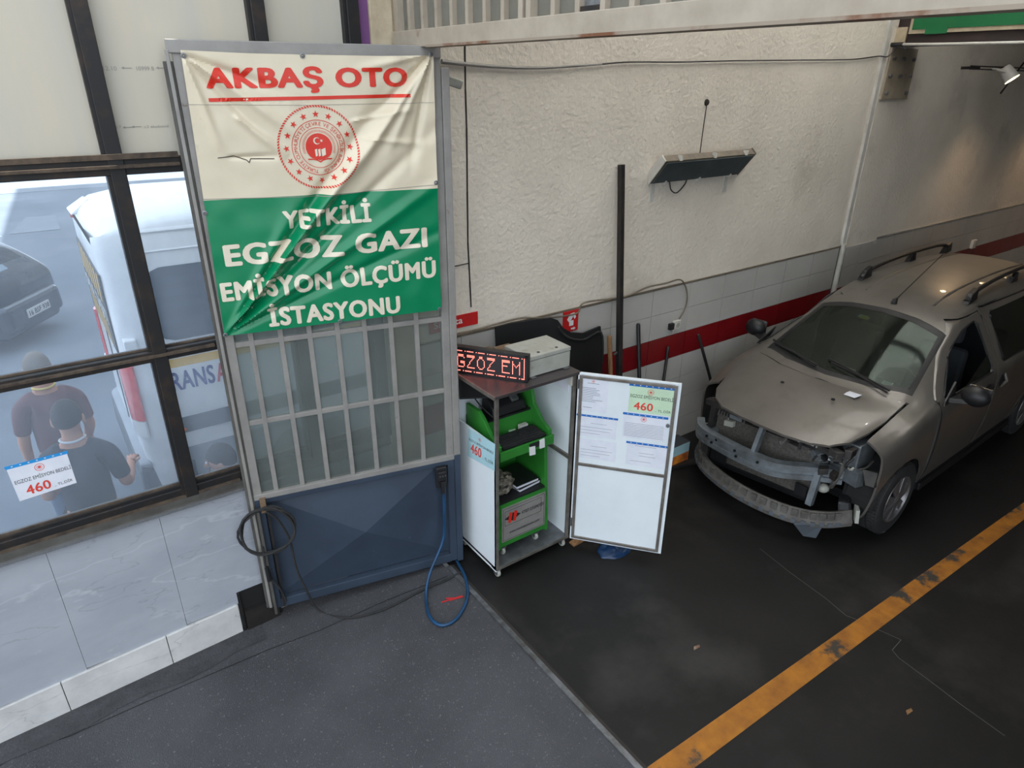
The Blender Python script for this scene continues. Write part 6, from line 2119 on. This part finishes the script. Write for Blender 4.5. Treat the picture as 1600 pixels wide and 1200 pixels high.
for sd in (-1, 1):
    hpart(MB().hexa([(.0, sd * .50, .80), (.10, sd * .74, .80), (.12, sd * .70, .80), (.04, sd * .50, .80)], [(.03, sd * .50, .92), (.14, sd * .74, .94), (.16, sd * .70, .94), (.06, sd * .50, .92)]), 'tail_light', 'van_black')
    for u in (.75, 3.2):
        hpart(MB().lathe([(.0, -.2), (.28, -.2), (.31, -.17), (.31, .0), (.28, .01), (.18, .01), (.0, .0)], (u, sd * .80, .31), (0, sd, 0), 24), 'wheel', 'rubber', None, True)


# people ----------------------------------------------------------------------------
def skinned(name, verts, edges, radii, sub=2, loc=None):
    me = bpy.data.meshes.new(name)
    me.from_pydata([tuple(v) for v in verts], edges, [])
    o = bpy.data.objects.new(name, me)
    C.objects.link(o)
    sk_ = o.modifiers.new('skin', 'SKIN')
    sk_.use_smooth_shade = True
    for i, r_ in enumerate(radii):
        me.skin_vertices[0].data[i].radius = (r_, r_) if not isinstance(r_, tuple) else r_
        me.skin_vertices[0].data[i].use_root = (i == 0)
    sb = o.modifiers.new('sub', 'SUBSURF')
    sb.levels = sub
    sb.render_levels = sub
    bpy.context.view_layer.update()
    res = bpy.data.meshes.new_from_object(o.evaluated_get(bpy.context.evaluated_depsgraph_get()))
    bpy.data.objects.remove(o)
    return res


def chain(V, E_, R_, start, pts, rs):
    prev = start
    for p, r_ in zip(pts, rs):
        V.append(Vector(p))
        R_.append(r_)
        E_.append((prev, len(V) - 1))
        prev = len(V) - 1
    return prev


def person(label, loc, rz, h, shirt, legs, hair, trim, arms, sit=False):
    """local frame: faces +Y, feet at z 0; arms = list of (side, elbow, wrist)"""
    t = thing('person', label, 'person', loc, rz)
    k = h / 1.75
    dz = -.46 if sit else 0.
    LEG = lambda sd: [(sd * .09, .12, .50 - dz), (sd * .13, .46, .50 - dz), (sd * .13, .46, .12 - dz), (sd * .13, .56, .035 - dz), (sd * .13, .63, .025 - dz)] if sit else [(sd * .09, 0, .86), (sd * .10, .01, .50), (sd * .10, -.01, .10), (sd * .10, .10, .035), (sd * .105, .18, .025)]
    V, E_, R_ = [Vector((0, 0, .96))], [], [(.15, .115)]
    sp_ = chain(V, E_, R_, 0, [(0, .0, 1.12), (0, .0, 1.30), (0, -.01, 1.43)], [(.125, .10), (.135, .105), (.09, .065)])
    nk = chain(V, E_, R_, sp_, [(0, .0, 1.50), (0, .015, 1.56)], [.06, .056])
    chain(V, E_, R_, nk, [(0, .025, 1.63), (0, .02, 1.70)], [(.078, .098), (.06, .075)])
    hip = {}
    for sd in (-1, 1):
        chain(V, E_, R_, 0, LEG(sd), [.095, .06, .04, .038, .03])
    for (sd, el, wr) in arms:
        sh = chain(V, E_, R_, sp_, [(sd * .10, -.01, 1.41), (sd * .168, -.01, 1.375)], [.045, .044])
        w_ = chain(V, E_, R_, sh, [el, wr], [.043, .03])
        el_, wr_ = Vector(el), Vector(wr)
        dv = (wr_ - el_).normalized()
        ac = dv.cross(Vector((0, 0, 1)))
        if ac.length < .2:
            ac = Vector((0, 1, 0))
        ac.normalize()
        dn = dv.cross(ac)
        pm = chain(V, E_, R_, w_, [wr_ + dv * .06], [(.030, .022)])
        for f in range(4):
            o_ = ac * (f - 1.5) * .018
            L_ = (.065, .078, .074, .058)[f]
            chain(V, E_, R_, pm, [wr_ + dv * .085 + o_, wr_ + dv * (.085 + L_ * .55) + o_ * 1.1 + dn * .012, wr_ + dv * (.085 + L_ * .85) + o_ * 1.1 + dn * .04], [.0095, .0085, .0075])
        chain(V, E_, R_, w_, [wr_ + dv * .03 + ac * sd * .03, wr_ + dv * .075 + ac * sd * .048 + dn * .012], [.011, .0095])
    V = [v * k for v in V]
    R_ = [tuple(x * k for x in r_) if isinstance(r_, tuple) else r_ * k for r_ in R_]
    place('body', skinned('body', V, E_, R_), 'skin', t, True)
    # shirt with sleeves
    V, E_, R_ = [Vector((0, 0, .92))], [], [(.175, .14)]
    s2 = chain(V, E_, R_, 0, [(0, 0, 1.10), (0, 0, 1.30), (0, -.01, 1.43)], [(.155, .13), (.165, .135), (.14, .11)])
    chain(V, E_, R_, s2, [(0, .0, 1.485)], [.082])
    for (sd, el, wr) in arms:
        a_ = chain(V, E_, R_, s2, [(sd * .11, -.01, 1.425), (sd * .175, -.01, 1.385)], [.078, .068])
        chain(V, E_, R_, a_, [Vector((sd * .175, -.01, 1.385)) * .35 + Vector(el) * .65, Vector((sd * .175, -.01, 1.385)) * .2 + Vector(el) * .8], [.058, .057])
    V = [v * k for v in V]
    R_ = [tuple(x * k for x in r_) if isinstance(r_, tuple) else r_ * k for r_ in R_]
    place('shirt', skinned('shirt', V, E_, R_), shirt, t, True)
    V, E_, R_ = [Vector((0, 0, .96))], [], [(.165, .13)]
    for sd in (-1, 1):
        chain(V, E_, R_, 0, LEG(sd)[:3] + [tuple(Vector(LEG(sd)[2]) - Vector((0, 0, .03)))], [.108, .076, .062, .062])
    V = [v * k for v in V]
    R_ = [tuple(x * k for x in r_) if isinstance(r_, tuple) else r_ * k for r_ in R_]
    place('trousers', skinned('trousers', V, E_, R_), legs, t, True)
    for sd in (-1, 1):
        MB().sphere((LEG(sd)[2][0] * k, (LEG(sd)[2][1] + .085) * k, .045 - dz * k), .052 * k, .14 * k, .045, 14, 8).build('shoe', 'shoe', t, True, local=True)
    # collar trim, hair, ears, face
    MB().tube([(.070 * k * math.cos(a), (.0 + .068 * math.sin(a)) * k, (1.495 + .012 * math.cos(a) ** 2 - .014 * math.sin(a)) * k) for a in [2 * PI * j / 24 for j in range(24)]], .008, 6, True).build('collar_trim', trim, t, True, local=True)
    hc_ = Vector((0, .022, 1.648)) * k

    def hairfn(a, b):
        th, ph = 2 * PI * a, PI * .62 * b
        fr = .5 + .5 * math.sin(th)                      # front
        ph *= 1 - .34 * fr
        return hc_ + Vector((math.cos(th) * math.sin(ph) * .086, math.sin(th) * math.sin(ph) * .104, math.cos(ph) * .118)) * k
    MB().grid(hairfn, 28, 12).build('hair', hair, t, True, local=True)
    for sd in (-1, 1):
        MB().sphere((sd * .083 * k, .018 * k, 1.625 * k), .012, .022, .034, 10, 8).build('ear', 'skin', t, True, local=True)
        MB().sphere((sd * .032 * k, .112 * k, 1.645 * k), .012, .008, .008, 8, 6).build('eye', 'print_white', t, True, local=True)
    MB().hexa([(-.015 * k, .108 * k, 1.60 * k), (.015 * k, .108 * k, 1.60 * k), (.012 * k, .140 * k, 1.603 * k), (-.012 * k, .140 * k, 1.603 * k)], [(-.008 * k, .108 * k, 1.655 * k), (.008 * k, .108 * k, 1.655 * k), (.006 * k, .118 * k, 1.65 * k), (-.006 * k, .118 * k, 1.65 * k)]).build('nose', 'skin', t, True, local=True)
    MB().tube([(-.024 * k, .106 * k, 1.572 * k), (0, .114 * k, 1.571 * k), (.024 * k, .106 * k, 1.572 * k)], .006, 6).build('mouth', 'shirt_maroon', t, True, local=True)
    if sit:
        for ch in t.children:
            ch.location.z += dz * k
    return t


p1 = onz(108, 626, 1.53)
person('man in a dark polo shirt with his back to the window', (p1.x - .04, p1.y, ZY), math.radians(-12), 1.74, 'shirt_black', 'trousers', 'hair', 'trim_white',
       [(1, (.235, -.01, 1.12), (.24, .22, 1.14)), (-1, (-.225, -.02, 1.12), (-.17, .22, 1.12))])
p2 = onz(52, 552, 1.56)
person('man in a maroon shirt with a yellow collar standing further from the window', (p2.x, p2.y, ZY), math.radians(8), 1.77, 'shirt_maroon', 'jeans', 'hair_grey', 'trim_yellow',
       [(1, (.215, .02, 1.12), (.20, .16, .95)), (-1, (-.215, .0, 1.12), (-.21, .08, .88))])
p3 = onz(347, 698, 1.05)
st3 = thing('stool', 'low plastic stool under the person seated outside by the window', 'stool', (p3.x, p3.y, ZY))
MB().lathe([(0, .40), (.15, .40), (.16, .385), (.15, .37), (0, .37)], (0, 0, 0), (0, 0, 1), 20).build('seat', 'van_white', st3, True, local=True)
for a in range(4):
    ca, sa = math.cos(PI / 4 + a * PI / 2), math.sin(PI / 4 + a * PI / 2)
    MB().cyl((ca * .12, sa * .12, .375), (ca * .16, sa * .16, 0), .014, 8).build('leg', 'van_white', st3, local=True)
person('person with dark hair seated outside below the lettering of the white minibus', (p3.x, p3.y, ZY), math.radians(70), 1.74, 'shirt_black', 'trousers', 'hair', 'trim_white',
       [(1, (.225, .06, 1.13), (.16, .30, 1.06)), (-1, (-.225, .06, 1.13), (-.16, .30, 1.06))], True)
